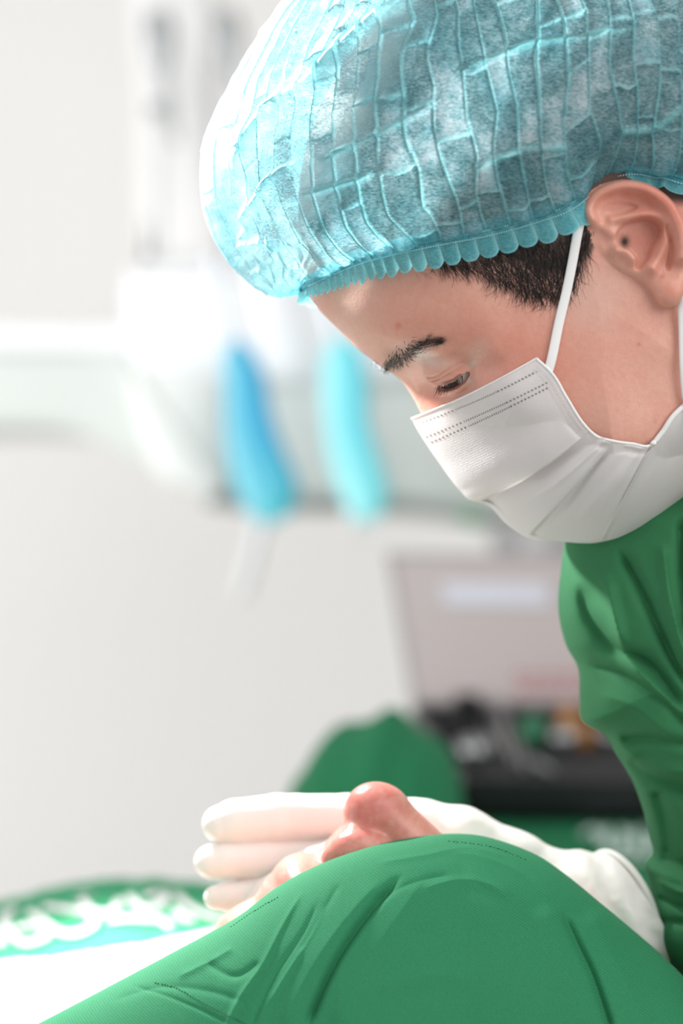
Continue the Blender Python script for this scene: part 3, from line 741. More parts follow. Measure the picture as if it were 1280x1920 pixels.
Pb = Cb[:, None] + Dn[:, None] * off[..., None] + Nn[:, None] * lift_[..., None] + T[:, None] * slant[..., None]
crs = np.broadcast_to((1 - tuck)[:, None], off.shape)
edge = np.broadcast_to(sstep(0.86, 1.0, v)[None], off.shape)
foldb = np.clip(crs * 0.9 + edge * 0.8, 0, 1)
link('elastic_band', mesh_np('elastic_band', U2W(Pb.reshape(-1, 3)), grid_faces(NU, NVb, True), {'fold': foldb.ravel(), 'lift': edge.ravel() * 0.4, 'deep': np.zeros(foldb.size)}), M_BAND, doctor)
cs = []
for vo in (-9, 1):
    run = []
    for i in range(0, NU):
        f_ = (i % 5)
        if f_ < 4: run.append(Cb[i] + Dn[i] * vo + Nn[i] * (9.5 + (np.sin(np.pi * fr[i]) ** 0.6) * (2 + 7 * abs(vo / 28) ** 1.3)))
        if f_ == 3 and len(run) > 2: cs.append((U2W(np.array(run)), 1.1 * S)); run = []
link('stitching', tube_mesh('stitching', cs, 4), simple('elastic_thread', (0.45, 0.80, 0.86, 1), 0.6), doctor)
# ------------------------------------------------------------------ face mask
MA = [(772, 785), (786, 812), (824, 869), (862, 919), (883, 939), (905, 944), (920, 952), (950, 983), (985, 1006), (1045, 1015), (1122, 1018), (1195, 1002), (1280, 946), (1345, 896)]
MAk = [0, .08, .2, .31, .355, .385, .42, .49, .55, .65, .75, .85, .95, 1.0]
MB = [(1005, 672), (1030, 695), (1062, 745), (1090, 790), (1104, 806), (1150, 827), (1185, 832), (1222, 833), (1240, 812), (1264, 778), (1312, 735)]
MBk = [0, .06, .2, .31, .36, .55, .65, .75, .80, .9, 1.0]
def lin(keys, pts, t, k): return np.interp(t, keys, [p[k] for p in pts])
PLE = [(.365, 44), (.552, 30), (.755, 22)]
def mask_pts(s, t, raw=False, lift=0.0):
    """near half: s 0 mid line -> 1 cheek edge, t 0 nose -> 1 under the chin (observed layout -> design space)"""
    s, t = np.broadcast_arrays(np.asarray(s, float), np.asarray(t, float))
    A = interp_at(MA, t, MAk); B = interp_at(MB, t, MBk)
    kb = on_head(B[..., 0], B[..., 1], 0)
    wB = np.maximum(kb[..., 2] + 7 + 10 * sstep(0.36, 0.5, t), 60)
    wB = np.where(t > 0.75, np.interp(t, [0.75, 1.0], [270, 215]), wB)
    p = np.interp(t, [0, .1, .36, .75, 1], [1.35, 1.45, 1.7, 1.9, 2.0])
    prof = (1 - (1 - s) ** p) ** (1 / p)
    w = wB * prof
    bow = 10 * np.sin(np.pi * s) * np.exp(-((t - 0.36) / 0.15) ** 2) + 5 * np.sin(np.pi * s) * sstep(0.15, 0, t)
    ox = A[..., 0] * (1 - s) + B[..., 0] * s + bow * 0.5; oy = A[..., 1] * (1 - s) + B[..., 1] * s + bow
    # pleats: each panel overlaps the next one
    d = np.zeros_like(w)
    lo = 0
    for tp, a in PLE:
        x = t - tp
        d = d - a * sstep(-0.001, 0.012, x) * np.exp(-np.maximum(x, 0) / 0.07) * np.clip(1.2 - 0.7 * s, 0, 1) * sstep(0.0, 0.06, s)
    d = d + 5 * np.exp(-((t - 0.30) / 0.05) ** 2) * np.sin(np.pi * s)
    d = d + 6 * np.exp(-((t - 0.47 - 0.02 * s) / 0.022) ** 2) * sstep(0.1, 0.5, s) + 5 * np.exp(-((t - 0.66 - 0.02 * s) / 0.018) ** 2) * sstep(0.1, 0.4, s) * sstep(1, 0.5, s)
    d = d - 8 * np.exp(-((t - 0.60 + 0.05 * s) / 0.016) ** 2) * sstep(0.05, 0.4, s) + 5 * np.exp(-((t - 0.70) / 0.02) ** 2) * sstep(0.1, 0.5, s)
    d = d + 3.5 * fbm(s * 3 + 2, t * 14, 11, 2) * sstep(0.3, 0.4, t) + 1.5 * fbm(s * 6, t * 6, 5, 2)
    d = d - 4.0 * np.exp(-((s - 0.93) / 0.03) ** 2) * (t < 0.76) * sstep(0.0, 0.05, t)           # welded side hem
    d = d + 3.0 * np.exp(-((s - 0.975) / 0.02) ** 2) * (t < 0.76)
    w = w + d * sstep(0.0, 0.05, s)
    for _ in range(3):                                      # the sheet lies on the face, never inside it
        X, Y = up(ox, oy, w); hwid = head_w(X, Y) + 7; w = np.where(s > 0.02, np.where(w - hwid > 6, w, hwid + 6 * np.exp(np.clip((w - hwid - 6) / 6, -30, 0))), w)
    w = w + lift * sstep(0.0, 0.05, s)
    X, Y = up(ox, oy, w)
    return np.stack([X, Y, w], -1)
nS, nT = 420, 640
ss = 0.5 * (1 - np.cos(np.pi * np.linspace(0, 1, nS))) * 0.35 + np.linspace(0, 1, nS) * 0.65
tt = np.linspace(0, 1, nT)
Pm = mask_pts(ss[:, None], tt[None])
Sm = np.broadcast_to(ss[:, None], (nS, nT)).ravel(); Tm = np.broadcast_to(tt[None], (nS, nT)).ravel()
Pf = Pm * [1, 1, -1]
Vm = np.concatenate([Pm.reshape(-1, 3), Pf.reshape(-1, 3)]); Fm = np.concatenate([grid_faces(nS, nT, flip=True), grid_faces(nS, nT, off=nS * nT)])
m = NT('mask_fabric'); t_ = m.t; cs_ = t_.nodes.new('ShaderNodeCombineXYZ'); m.l(m.attr('ms'), cs_.inputs[0]); m.l(m.attr('mt'), cs_.inputs[1])
vec = m.mapping(cs_.outputs[0], scale=(95, 130, 1)); vo = t_.nodes.new('ShaderNodeTexVoronoi'); vo.inputs['Scale'].default_value = 1.0; vo.inputs['Randomness'].default_value = 0.35; m.l(vec, vo.inputs['Vector'])
co = m.coord(); fb = m.noise(co, 900, 3, 0.6)
c = m.mix(m.ramp(fb, (0.35, 0.7, 0, 0.10)), (0.87, 0.87, 0.88, 1), (0.76, 0.77, 0.79, 1)); m.l(c, m.b.inputs['Base Color']); m.set(Roughness=0.7)
hh = m.math('ADD', m.math('MULTIPLY', vo.outputs[0], 0.6), m.math('MULTIPLY', fb, 0.5)); nrm = m.bump(hh, 0.20, 0.0006)
tr = t_.nodes.new('ShaderNodeBsdfTranslucent'); tr.inputs[0].default_value = (0.80, 0.79, 0.78, 1)
mm_ = t_.nodes.new('ShaderNodeMixShader'); mm_.inputs[0].default_value = 0.28; m.l(m.b.outputs[0], mm_.inputs[1]); m.l(tr.outputs[0], mm_.inputs[2]); m.l(mm_.outputs[0], m.o.inputs['Surface'])
M_MASK = m.m
mask = link('face_mask', mesh_np('face_mask', U2W(Vm), Fm, {'ms': np.concatenate([Sm, Sm]), 'mt': np.concatenate([Tm, Tm])}), M_MASK, doctor)
# bound edges
cs = []
tE = np.linspace(0, 0.75, 120); cs.append((U2W(mask_pts(np.ones(120), tE, lift=0)), 2.6 * S))
cs.append((U2W(mask_pts(np.linspace(0.0, 1, 90), np.zeros(90))), 1.8 * S))
tE = np.linspace(0.75, 1, 60); cs.append((U2W(mask_pts(np.ones(60), tE, lift=-2)), 5.0 * S))
link('mask_binding', tube_mesh('mask_binding', cs, 8), simple('mask_binding', (0.86, 0.86, 0.86, 1), 0.7), mask)
# embossed weld dots
M_DOT = simple('weld_dots', (0.24, 0.22, 0.21, 1), 0.8)
dv, df, off = [], [], 0
def dot(s, t, rs, rt, depth=0.6):
    global off
    th = np.linspace(0, 2 * np.pi, 8, endpoint=False); cs0 = np.r_[s, s + rs * np.cos(th)]; ct0 = np.r_[t, t + rt * np.sin(th)]
    P = mask_pts(np.clip(cs0, 0, 1), np.clip(ct0, 0, 1), lift=0.9); dv.append(P)
    df.extend([(off, off + 1 + i, off + 1 + (i + 1) % 8) for i in range(8)]); off += 9
for row, (t0, t1) in enumerate(((0.036, 0.040), (0.105, 0.100), (0.128, 0.122))):
    s0, s1 = ((0.03, 0.93), (0.03, 0.93), (0.04, 0.93))[row]
    x = s0
    while x < s1:
        mid = 0.30 < x < 0.62
        dot(x, t0 + (t1 - t0) * x + 0.004 * math.sin(3.1 * x) , 0.0034 if mid else 0.0072, 0.0042, 0.5); x += 0.016 if mid else 0.0275
link('weld_dots', mesh_np('weld_dots', U2W(np.concatenate(dv)), np.array(df)), M_DOT, mask)
# faint weld marks in the side hem
dv, df, off = [], [], 0
for i in range(30):
    for q in (0.925, 0.955): dot(q, 0.03 + i * 0.0105, 0.008, 0.0022)
link('hem_welds', mesh_np('hem_welds', U2W(np.concatenate(dv)), np.array(df)), simple('hem_welds', (0.66, 0.64, 0.62, 1), 0.8), mask)
# ear loops: flat woven cord
def ribbon(name, obs, wid, thick, mat, parent, lift=5):
    P = np.array([[*up(x, y, w), w] for x, y, w in obs]); P = catmull(P, 14); T = np.gradient(P, axis=0); T /= np.linalg.norm(T, axis=1)[:, None]
    up_ = np.array([0, 0, 1.0]); A = np.cross(T, up_); A /= np.linalg.norm(A, axis=1)[:, None]; B = np.cross(T, A)
    th = np.linspace(0, 2 * np.pi, 14, endpoint=False); tw = np.interp(np.linspace(0, 1, len(P)), [0, 0.72, 0.84, 1], [0, 0, 0.9, 0.5])
    c1 = np.cos(tw)[:, None] * A + np.sin(tw)[:, None] * B; c2 = -np.sin(tw)[:, None] * A + np.cos(tw)[:, None] * B
    V = P[:, None] + c1[:, None] * (wid * np.cos(th))[None, :, None] + c2[:, None] * (thick * np.sin(th))[None, :, None]
    return link(name, mesh_np(name, U2W(V.reshape(-1, 3)), grid_faces(14, len(P), True)[:, ::-1] if False else np.concatenate([np.stack([i * 14 + np.arange(14), i * 14 + (np.arange(14) + 1) % 14, (i + 1) * 14 + (np.arange(14) + 1) % 14, (i + 1) * 14 + np.arange(14)], -1) for i in range(len(P) - 1)])), mat, parent)
M_CORD = simple('ear_loop_cord', (0.84, 0.84, 0.84, 1), 0.7)
def hw(px, py): return float(on_head(np.array([px]), np.array([py]))[0, 2])
ribbon('ear_loop', [(1024, 706, hw(1024, 706) + 8), (1034, 672, hw(1034, 672) + 9), (1048, 604, hw(1048, 604) + 7), (1062, 545, hw(1062, 545) + 6), (1073, 490, hw(1073, 490) + 6), (1082, 440, hw(1082, 440) + 7), (1090, 405, hw(1090, 405) + 6), (1098, 385, 300), (1112, 372, 292)], 8.5, 3, M_CORD, mask)
ribbon('ear_loop', [(1300, 790, 268), (1286, 745, 274), (1281, 690, 284), (1279, 620, 292), (1277, 570, 300), (1272, 520, 300)], 7, 3, M_CORD, mask)
# ------------------------------------------------------------------ cloth
def cloth(name, c1, c2, scale=1.0, twill=0.35, rough=0.85, uvattr=None):
    m = NT(name); co = m.coord()
    vec = m.mapping(co, rot=(0, R(0), R(0)))
    wv = m.t.nodes.new('ShaderNodeTexWave'); wv.wave_type = 'BANDS'; wv.bands_direction = 'DIAGONAL'; wv.inputs['Scale'].default_value = 360 * scale
    wv.inputs['Distortion'].default_value = 0.6; wv.inputs['Detail'].default_value = 1; wv.inputs['Detail Scale'].default_value = 2
    sp = m.mapping(co, scale=(1.0, 0.3, 1.55)); m.l(sp, wv.inputs['Vector'])
    fine = m.noise(co, 1100, 2, 0.6); big = m.noise(co, 14, 3)
    f = m.math('ADD', m.math('MULTIPLY', wv.outputs[1], twill), m.ramp(fine, (0.3, 0.7, 0, 0.3)), clamp=True)
    c = m.mix(f, c1, c2); c = m.mix(m.ramp(big, (0.4, 0.7, 0, 0.12)), c, (c1[0] * 0.7, c1[1] * 0.8, c1[2] * 0.8, 1))
    m.l(c, m.b.inputs['Base Color']); m.set(Roughness=rough, Specular_IOR_Level=0.3); m.bump(m.math('ADD', m.math('MULTIPLY', wv.outputs[1], twill), fine), 0.2, 0.0006)
    return m.m
M_DRAPE = cloth('drape_twill', srgb(50, 136, 94), srgb(34, 108, 74))
M_GOWN = cloth('gown_cotton', srgb(54, 122, 80), srgb(46, 110, 72), twill=0.0)
def creases(X, Y, lines):
    """sum of observed fold lines: (points, height, width, skew)"""
    d_all = np.zeros_like(X)
    for pts, a, wd in lines:
        q = catmull(pts, 8); d, t = seg_dist2(X, Y, q, closed=False, want_t=True)
        d_all = d_all + a * (0.6 * np.exp(-(d / wd) ** 2) + 0.55 * np.exp(-d / (0.55 * wd))) * sstep(0, 0.14, t) * sstep(1, 0.86, t)
    return d_all

# ------------------------------------------------------------------ gown: chest and far sleeve hanging behind the mask
gpoly = catmull([(1120, 880), (1078, 985), (1062, 1080), (1058, 1150), (1072, 1215), (1096, 1262), (1099, 1320), (1103, 1362), (1145, 1388), (1168, 1425), (1200, 1478), (1220, 1530), (1236, 1590), (1240, 1618), (1226, 1640), (1232, 1668), (1238, 1720), (1244, 1785),
                 (1290, 1850), (1420, 1930), (1700, 2000), (2050, 1950), (2200, 1500), (2150, 1000), (1900, 760), (1620, 700), (1440, 740), (1300, 800)], 6, closed=True)
gx_ = np.arange(1000, 2260, 4.0); gy_ = np.arange(640, 2060, 4.0); GX_, GY_ = np.meshgrid(gx_, gy_, indexing='ij')
GC = -120.0
gd = sd_poly(GX_, GY_, gpoly); DG = 150.0
Rg = np.interp(GX_, [1050, 1300, 1700, 2200], [240, 260, 420, 420])
GH = np.where(gd > 0, DG * (1 - np.exp(-np.maximum(gd, 0) / DG)), np.maximum(gd, -60)) * 2 * Rg
GW = np.sqrt(np.maximum(GH, 0))
fl = creases(GX_, GY_, [([(1085, 1090), (1108, 1160), (1150, 1212), (1212, 1244), (1275, 1340)], -26, 16), ([(1128, 1060), (1140, 1140), (1168, 1228), (1215, 1284), (1290, 1350)], 20, 14),
                        ([(1150, 1020), (1186, 1090), (1226, 1180), (1268, 1262), (1300, 1300)], -24, 12), ([(1225, 1010), (1236, 1110), (1252, 1180), (1280, 1260)], 18, 10), ([(1262, 960), (1262, 1080), (1272, 1200)], -20, 9),
                        ([(1098, 1246), (1160, 1262), (1230, 1308), (1290, 1366)], -16, 10), ([(1110, 1300), (1180, 1320), (1260, 1385), (1310, 1420)], 12, 26), ([(1160, 1392), (1220, 1382), (1300, 1395)], -18, 12),
                        ([(1140, 1375), (1190, 1420), (1215, 1440), (1300, 1440)], 16, 18), ([(1175, 1430), (1215, 1450), (1260, 1470), (1310, 1480)], -30, 22), ([(1200, 1470), (1228, 1530), (1244, 1610)], 10, 10),
                        ([(1230, 1480), (1250, 1540), (1262, 1620)], -24, 14), ([(1232, 1630), (1270, 1618), (1320, 1640)], -26, 13), ([(1234, 1655), (1270, 1668), (1320, 1660)], 16, 9), ([(1236, 1690), (1275, 1700), (1330, 1690)], -16, 9),
                        ([(1240, 1740), (1280, 1730), (1330, 1735)], -14, 9)])
GW = GW + (1.15 * fl + 7 * fbm(GX_ / 70, GY_ / 90, 3, 3)) * np.clip(gd / 14, 0, 1)
GHm = np.where(gd > 0, np.maximum(GW, 0) ** 2, GH); Gm = Map2(1000, 640, 4.0, GHm); ggx, ggy = np.gradient(GHm, 4.0); Ggx = Map2(1000, 640, 4.0, ggx); Ggy = Map2(1000, 640, 4.0, ggy)
def gown_F(p):
    X, Y, w = p[:, 0], p[:, 1], p[:, 2] - GC; H = Gm(X, Y)
    f = (w * w - H) / np.sqrt(4 * w * w + Ggx(X, Y) ** 2 + Ggy(X, Y) ** 2 + 200)
    sh = smin(ell(p, (1960, 1190, 0), (420, 420, 720)), cone(p, (1585, 905, 0), (1800, 1060, 0), 300, 345), 60)
    sh = smax(sh, -cone(p, (1200, 590, 0), (1600, 900, 0), 240, 262), 10)
    return smin(f, sh, 30)
sdf_object('gown', gown_F, axis_steps([(1030, 4), (1300, 14), 2420]), axis_steps([(560, 14), (950, 4), (1860, 14), 2040]), axis_steps([(-760, 24), (-130, 5), (170, 20), 760]), M_GOWN, doctor)

# ------------------------------------------------------------------ gloved hand
m = NT('latex_glove'); co = m.coord(); m.l(m.mix(m.ramp(m.noise(co, 60, 3), (0.4, 0.7, 0, 0.25)), (0.86, 0.83, 0.80, 1), (0.84, 0.76, 0.71, 1)), m.b.inputs['Base Color'])
m.set(Roughness=0.45, Subsurface_Weight=0.2, Subsurface_Scale=0.006); m.b.inputs['Subsurface Radius'].default_value = (1, 0.5, 0.35)
m.bump(m.noise(co, 300, 3), 0.12, 0.001); M_GLOVE = m.m
def chain(p, pts, k=6):
    P = [up3(x, y, w) for x, y, w, r in pts]; o = None
    for i in range(len(P) - 1):
        d = cone(p, P[i], P[i + 1], pts[i][3], pts[i + 1][3]); o = d if o is None else smin(o, d, k)
    return o
FING = [
    [(414, 1545, -175, 36), (440, 1540, -178, 42), (520, 1533, -184, 45.5), (556, 1532, -186, 44), (650, 1533, -186, 46), (790, 1555, -180, 56)],
    [(396, 1616, -172, 33), (424, 1613, -176, 37), (500, 1608, -184, 39.5), (540, 1606, -188, 38), (640, 1604, -190, 42), (790, 1610, -185, 50)],
    [(404, 1683, -165, 23), (428, 1681, -168, 28), (490, 1675, -176, 32), (530, 1673, -180, 31), (640, 1664, -184, 36), (800, 1660, -180, 46)],
    [(450, 1745, -165, 22), (520, 1738, -172, 27), (640, 1715, -176, 32), (800, 1700, -170, 42)]]
THUMB = [(478, 1712, -118, 30), (510, 1676, -116, 34), (590, 1622, -122, 38), (680, 1592, -140, 42), (800, 1610, -160, 56)]
def glove_F(p):
    hand = chain(p, [(780, 1566, -180, 64), (860, 1582, -178, 70), (960, 1630, -175, 72), (1030, 1670, -170, 76), (1090, 1692, -165, 98), (1160, 1712, -160, 112), (1220, 1730, -160, 112)], 20)
    hand = smin(hand, chain(p, [(780, 1640, -178, 60), (900, 1680, -175, 66), (1040, 1720, -168, 74)], 10), 30)
    o = hand
    f = None
    for F_ in FING:
        d = chain(p, F_, 5); f = d if f is None else smin(f, d, 3)
    f = smin(f, chain(p, THUMB, 8), 5)
    o = smin(o, f, 22)
    # wrinkles in the cuff
    q = p[:, 0] - 0.3 * p[:, 1]
    o = o + 2.5 * np.sin(q * 0.11 + 2 * fbm(p[:, 1] / 50, p[:, 2] / 50, 3)) * sstep(1060, 1130, p[:, 0]) + 1.2 * fbm(p[:, 0] / 30, p[:, 1] / 18, 7) * sstep(600, 700, p[:, 0])
    # open end of the cuff
    n = np.array([0.86, -0.30, -0.42]); n /= np.linalg.norm(n); c = np.array(up3(1172, 1700, -160))
    return smax(o, (p - c) @ n, 4)
glove = sdf_object('glove', glove_F, axis_steps([(340, 3), (700, 4.5), 1330]), axis_steps([(1460, 3), (1740, 5), 1900]), axis_steps([(-330, 5), (-220, 3.2), (-20, 10), 60]), M_GLOVE, doctor)
th = np.linspace(0, 2 * np.pi, 90); c = np.array(up3(1170, 1702, -160)); n = np.array([0.86, -0.30, -0.42]); n /= np.linalg.norm(n); e1 = np.cross(n, [0, 0, 1]); e1 /= np.linalg.norm(e1); e2 = np.cross(n, e1)
ringp = c + 114 * np.cos(th)[:, None] * e1 + 112 * np.sin(th)[:, None] * e2
link('glove_cuff_bead', tube_mesh('glove_cuff_bead', [(U2W(ringp), 7 * S)], 8), M_GLOVE, glove)
# ------------------------------------------------------------------ the patient, lying with the head to the right
M_PSKIN = skin_material('patient_skin', srgb(232, 168, 152), srgb(206, 120, 110), 0.25, 0.3)
patient = empty('person', U2W((900, 1900, 0)), 'patient lying face up under green drapes with only the nose and lips uncovered', 'person')
def patient_F(p):
    q = p.copy(); q[:, 2] = np.abs(q[:, 2])
    h = ell(q, (875, 1872, 0), (330, 258, 255))
    h = smin(h, ell(q, (640, 1740, 0), (190, 95, 200)), 60)                      # cheeks and upper jaw
    h = smin(h, ell(q, (590, 1682, 0), (95, 70, 120)), 30)                       # muzzle
    h = smin(h, ell(q, (480, 1752, 0), (78, 58, 90)), 30)                        # chin
    h = smin(h, ell(q, (566, 1646, 0), (48, 42, 125)), 30)
    h = smin(h, ell(q, (522, 1682, 0), (36, 36, 110)), 14)
    nose = cone(q, (850, 1650, 0), (722, 1532, 0), 50, 50)
    nose = smin(nose, ell(q, (703, 1522, 0), (59, 56, 54)), 22)
    ala = ell(q, (676, 1592, 50), (58, 44, 32), None)
    nose = smin(nose, ala, 14)
    nose = smin(nose, cone(q, (690, 1548, 12), (624, 1606, 8), 34, 24), 16)       # columella
    nose = smin(nose, cone(q, (664, 1562, 34), (622, 1596, 44), 22, 16), 10)      # rim of the nostril
    nose = smax(nose, -cone(q, (612, 1614, 27), (660, 1585, 26), 13, 10), 6)      # nostril
    f = smin(h, nose, 26)
    f = smin(f, cone(q, (800, 2000, 0), (420, 2230, 0), 140, 110), 60)          # neck and shoulders under the drape
    return smin(f, ell(q, (-100, 2480, 0), (420, 170, 300)), 40)
def pat_attrs(P):
    X, Y, w = P.T; g = lambda x, y, sx, sy: np.exp(-((X - x) / sx) ** 2 - ((Y - y) / sy) ** 2)
    red = 0.35 + 0.55 * g(705, 1510, 60, 60) + 0.5 * g(530, 1645, 40, 30) + 0.3 * g(640, 1600, 30, 26) + 0.35 * fbm(X / 14, Y / 14, 3, 3)
    red += 0.5 * g(648, 1556, 7, 12)
    return {'red': np.clip(red, 0, 1), 'pale': np.clip(0.3 * fbm(X / 7, Y / 7, 9, 2), 0, 0.4), 'dark': 0.8 * np.exp(-(np.linalg.norm((P - np.array([616, 1611, 30])) * [1, 1, 0.6], axis=1) / 13) ** 2)}  # the dark spot paints the shade inside the nostril
sdf_object('body', patient_F, axis_steps([(-640, 30), (440, 3.5), (820, 14), 1340]), axis_steps([(1450, 2.8), (1730, 12), (2150, 30), 2380]), axis_steps([(-840, 40), (-340, 14), (-60, 4), (130, 12), (340, 40), 840]), M_PSKIN, patient, pat_attrs)

# ------------------------------------------------------------------ foreground drape over the patient's face
RID = catmull([(-500, 2200), (-200, 2060), (70, 1921), (200, 1852), (320, 1788), (440, 1722), (520, 1662), (600, 1620), (700, 1586), (790, 1568), (860, 1563), (920, 1571), (1000, 1600), (1060, 1640), (1130, 1698), (1190, 1748), (1240, 1792), (1290, 1845), (1380, 1960), (1480, 2150), (1560, 2400)], 12)
nX, nP = 900, 420
Rr = resample(RID, np.linspace(0, 1, nX)); px_, py_ = Rr[:, 0][:, None], Rr[:, 1][:, None]
phi = np.radians(np.linspace(-1, 1, nP))[None]
phmin = -np.interp(px_, [300, 480, 780, 860, 1100], [30, 11, 11, 70, 80]); s01 = np.linspace(0, 1, nP)[None]
phd = np.radians(phmin * (1 - s01) ** 1.0 * (s01 < 0.18) + 0) if False else np.radians(np.where(s01 < 0.15, phmin * (1 - s01 / 0.15), (s01 - 0.15) / 0.85 * 92))
wr = np.interp(px_, [0, 440, 560, 640, 760, 860, 1000, 1200], [140, 120, 100, 92, 60, 30, 20, 20]); aa = 640.0; bb = 330.0
oy = py_ + aa * (1 - np.cos(phd)) * np.where(phd < 0, 1.2, 1.0); ow = wr + bb * np.sin(phd); ox = np.broadcast_to(px_, oy.shape) + (px_ - 700) * 0.10 * np.clip(np.sin(phd), 0, 1)
DL = [([(756, 1636), (700, 1700), (650, 1768), (610, 1840), (570, 1935)], -20, 8), ([(722, 1640), (660, 1710), (610, 1775), (560, 1860), (520, 1950)], 8, 26), ([(800, 1640), (735, 1735), (690, 1800), (655, 1870), (625, 1945)], 7, 30),
      ([(572, 1664), (530, 1735), (492, 1808), (450, 1870), (415, 1945)], 6, 6), ([(600, 1680), (570, 1745), (520, 1820), (490, 1880), (462, 1945)], -5, 6), ([(615, 1690), (580, 1760), (535, 1830), (500, 1890)], 4, 5), ([(640, 1650), (600, 1720), (560, 1790)], -4, 7),
      ([(1052, 1700), (1082, 1765), (1112, 1830), (1150, 1945)], -20, 9), ([(1015, 1690), (1045, 1780), (1075, 1850), (1100, 1945)], 7, 30), ([(1100, 1700), (1140, 1780), (1180, 1860), (1215, 1945)], 8, 30),
      ([(840, 1600), (900, 1606), (980, 1640), (1040, 1700)], 3, 8), ([(700, 1620), (790, 1605), (880, 1590), (960, 1612)], 3, 7), ([(790, 1668), (860, 1650), (920, 1660), (960, 1690)], 5, 10), ([(690, 1690), (790, 1650), (850, 1640)], -3, 7), ([(760, 1760), (850, 1740), (940, 1760)], -3, 22), ([(700, 1860), (800, 1830), (900, 1840)], 4, 26),
      ([(330, 1835), (400, 1800), (440, 1775)], 5, 8), ([(380, 1800), (440, 1830), (490, 1800)], -5, 8), ([(200, 1880), (300, 1850), (400, 1860), (470, 1885)], -3, 8), ([(240, 1845), (310, 1866), (380, 1895), (440, 1925)], -3, 3.5), ([(880, 1650), (960, 1700), (1010, 1760)], -4, 14)]
dz = creases(ox + 0 * oy, oy, DL) + 3.0 * fbm(ox / 120, oy / 120, 5, 3)
dz = dz * sstep(0.15, 0.20, s01)
ow = ow + dz * (0.35 + 0.65 * np.clip(np.sin(phd), 0, 1)); oy = oy - dz * 0.35 * np.cos(phd)
hang = np.clip((s01 - 0.78) / 0.22, 0, 1) ** 2; oy = oy + 520 * hang; ow = ow + 14 * np.sin(ox / 55.0) * hang
XX, YY = up(ox, oy, ow); PD = np.stack([XX, YY, ow + 0 * XX], -1)
drape = link('surgical_drape', mesh_np('surgical_drape', U2W(PD.reshape(-1, 3)), grid_faces(nX, nP, flip=True)), M_DRAPE)
sol = drape.modifiers.new('thick', 'SOLIDIFY'); sol.thickness = 0.0008; sol.offset = -1
tag(drape, 'plain green cotton drape over the patient\'s head, its creased dome in the lower foreground', 'drape')
# stitched hem lines
def on_drape(pts, n, lift=1.2):
    q = resample(catmull(pts, 8), np.linspace(0, 1, n)); out = []
    G = np.stack([ox + 0 * oy, oy], -1)[:, 63:]; Pn = PD[:, 63:]
    for p in q:
        d = ((G - p) ** 2).sum(-1); i = np.unravel_index(np.argmin(d), d.shape); out.append(Pn[i] + [0, -lift * 0.3, lift])
    return np.array(out)
for pts, n in (([(432, 1738), (470, 1712), (520, 1682)], 36), ([(290, 1842), (330, 1852), (380, 1880), (430, 1905), (470, 1925)], 70), ([(840, 1577), (880, 1581), (930, 1590), (985, 1612)], 40)):
    P = on_drape(pts, n)
    link('hem_stitching', tube_mesh('hem_stitching', [(U2W(P[i:i + 2]), 0.7 * S) for i in range(0, n - 1, 2)], 4), simple('hem_thread', srgb(30, 104, 70), 0.8), drape)

# ------------------------------------------------------------------ printed drape over the patient's chest
M_PRINT_CLOTH = cloth('printed_drape_cloth', srgb(70, 178, 128), srgb(60, 160, 112), twill=0.1)
def chest_pt(px, v):
    """px at the crest, v 0 crest .. 1 near side, v<0 far side"""
    crest = np.interp(px, [-600, -200, 0, 60, 130, 200, 260, 330, 400, 470, 700, 900], [1760, 1730, 1706, 1692, 1680, 1668, 1665, 1672, 1684, 1700, 1720, 1730])
    d = 1.36 - 0.34 * np.sin(np.clip(v, -0.6, 1) * np.pi / 2); hgt = 0.30 * (1 - np.cos(np.clip(v, -0.6, 1) * np.pi / 2)) * 0.62
    y0 = (960 - crest) / FPX * 1.36 - hgt; x0 = (px - 640) / FPX * 1.36
    y0 = y0 + 0.004 * fbm(px / 90.0, v * 4, 3, 3)
    return np.stack([x0, y0, -d + 0 * x0], -1)
a_ = np.linspace(-600, 800, 240)[:, None] + np.zeros((1, 160)); v_ = np.linspace(-0.6, 1, 160)[None] + 0 * a_
chest = link('printed_drape', mesh_np('printed_drape', C2W(chest_pt(a_, v_).reshape(-1, 3)), grid_faces(240, 160, flip=True)), M_PRINT_CLOTH)
sol = chest.modifiers.new('thick', 'SOLIDIFY'); sol.thickness = 0.001; sol.offset = -1
tag(chest, 'green drape with large white printed letters over the patient\'s chest, brightly lit', 'drape')
def chest_obs(px, py):
    v = 0.3; lo, hi = 0.0, 1.0
    for _ in range(24):
        v = (lo + hi) / 2; a = px
        for _ in range(4):
            c = chest_pt(np.array(float(a)), np.array(v)); sx = 640 + c[0] / -c[2] * FPX; a = a + (px - sx)
        sy = 960 - c[1] / -c[2] * FPX
        if sy < py: lo = v
        else: hi = v
    return c
def z6(pts): return [(x / 2.909, 1640 + y / 2.909) for x, y in pts]
GLY = [[(440, 150), (500, 205), (570, 222), (625, 200), (655, 145)], [(705, 120), (745, 180), (820, 200), (890, 160), (905, 105), (850, 110), (790, 135)], [(155, 205), (230, 262), (310, 320), (400, 335), (490, 300), (520, 250), (450, 215), (330, 195), (235, 185)],
       [(20, 260), (60, 330), (125, 385), (220, 365), (262, 330), (200, 290), (90, 300)], [(215, 118), (232, 150)], [(385, 96), (440, 118), (510, 102)], [(960, 105), (1010, 170), (1090, 215), (1190, 250), (1290, 245)], [(590, 262), (700, 250), (800, 255), (880, 262), (930, 300)], [(950, 200), (1000, 250), (1060, 255)],
       [(90, 190), (40, 225), (0, 250)], [(-60, 300), (-10, 330), (10, 400)]]
dvv, dff, o_ = [], [], 0
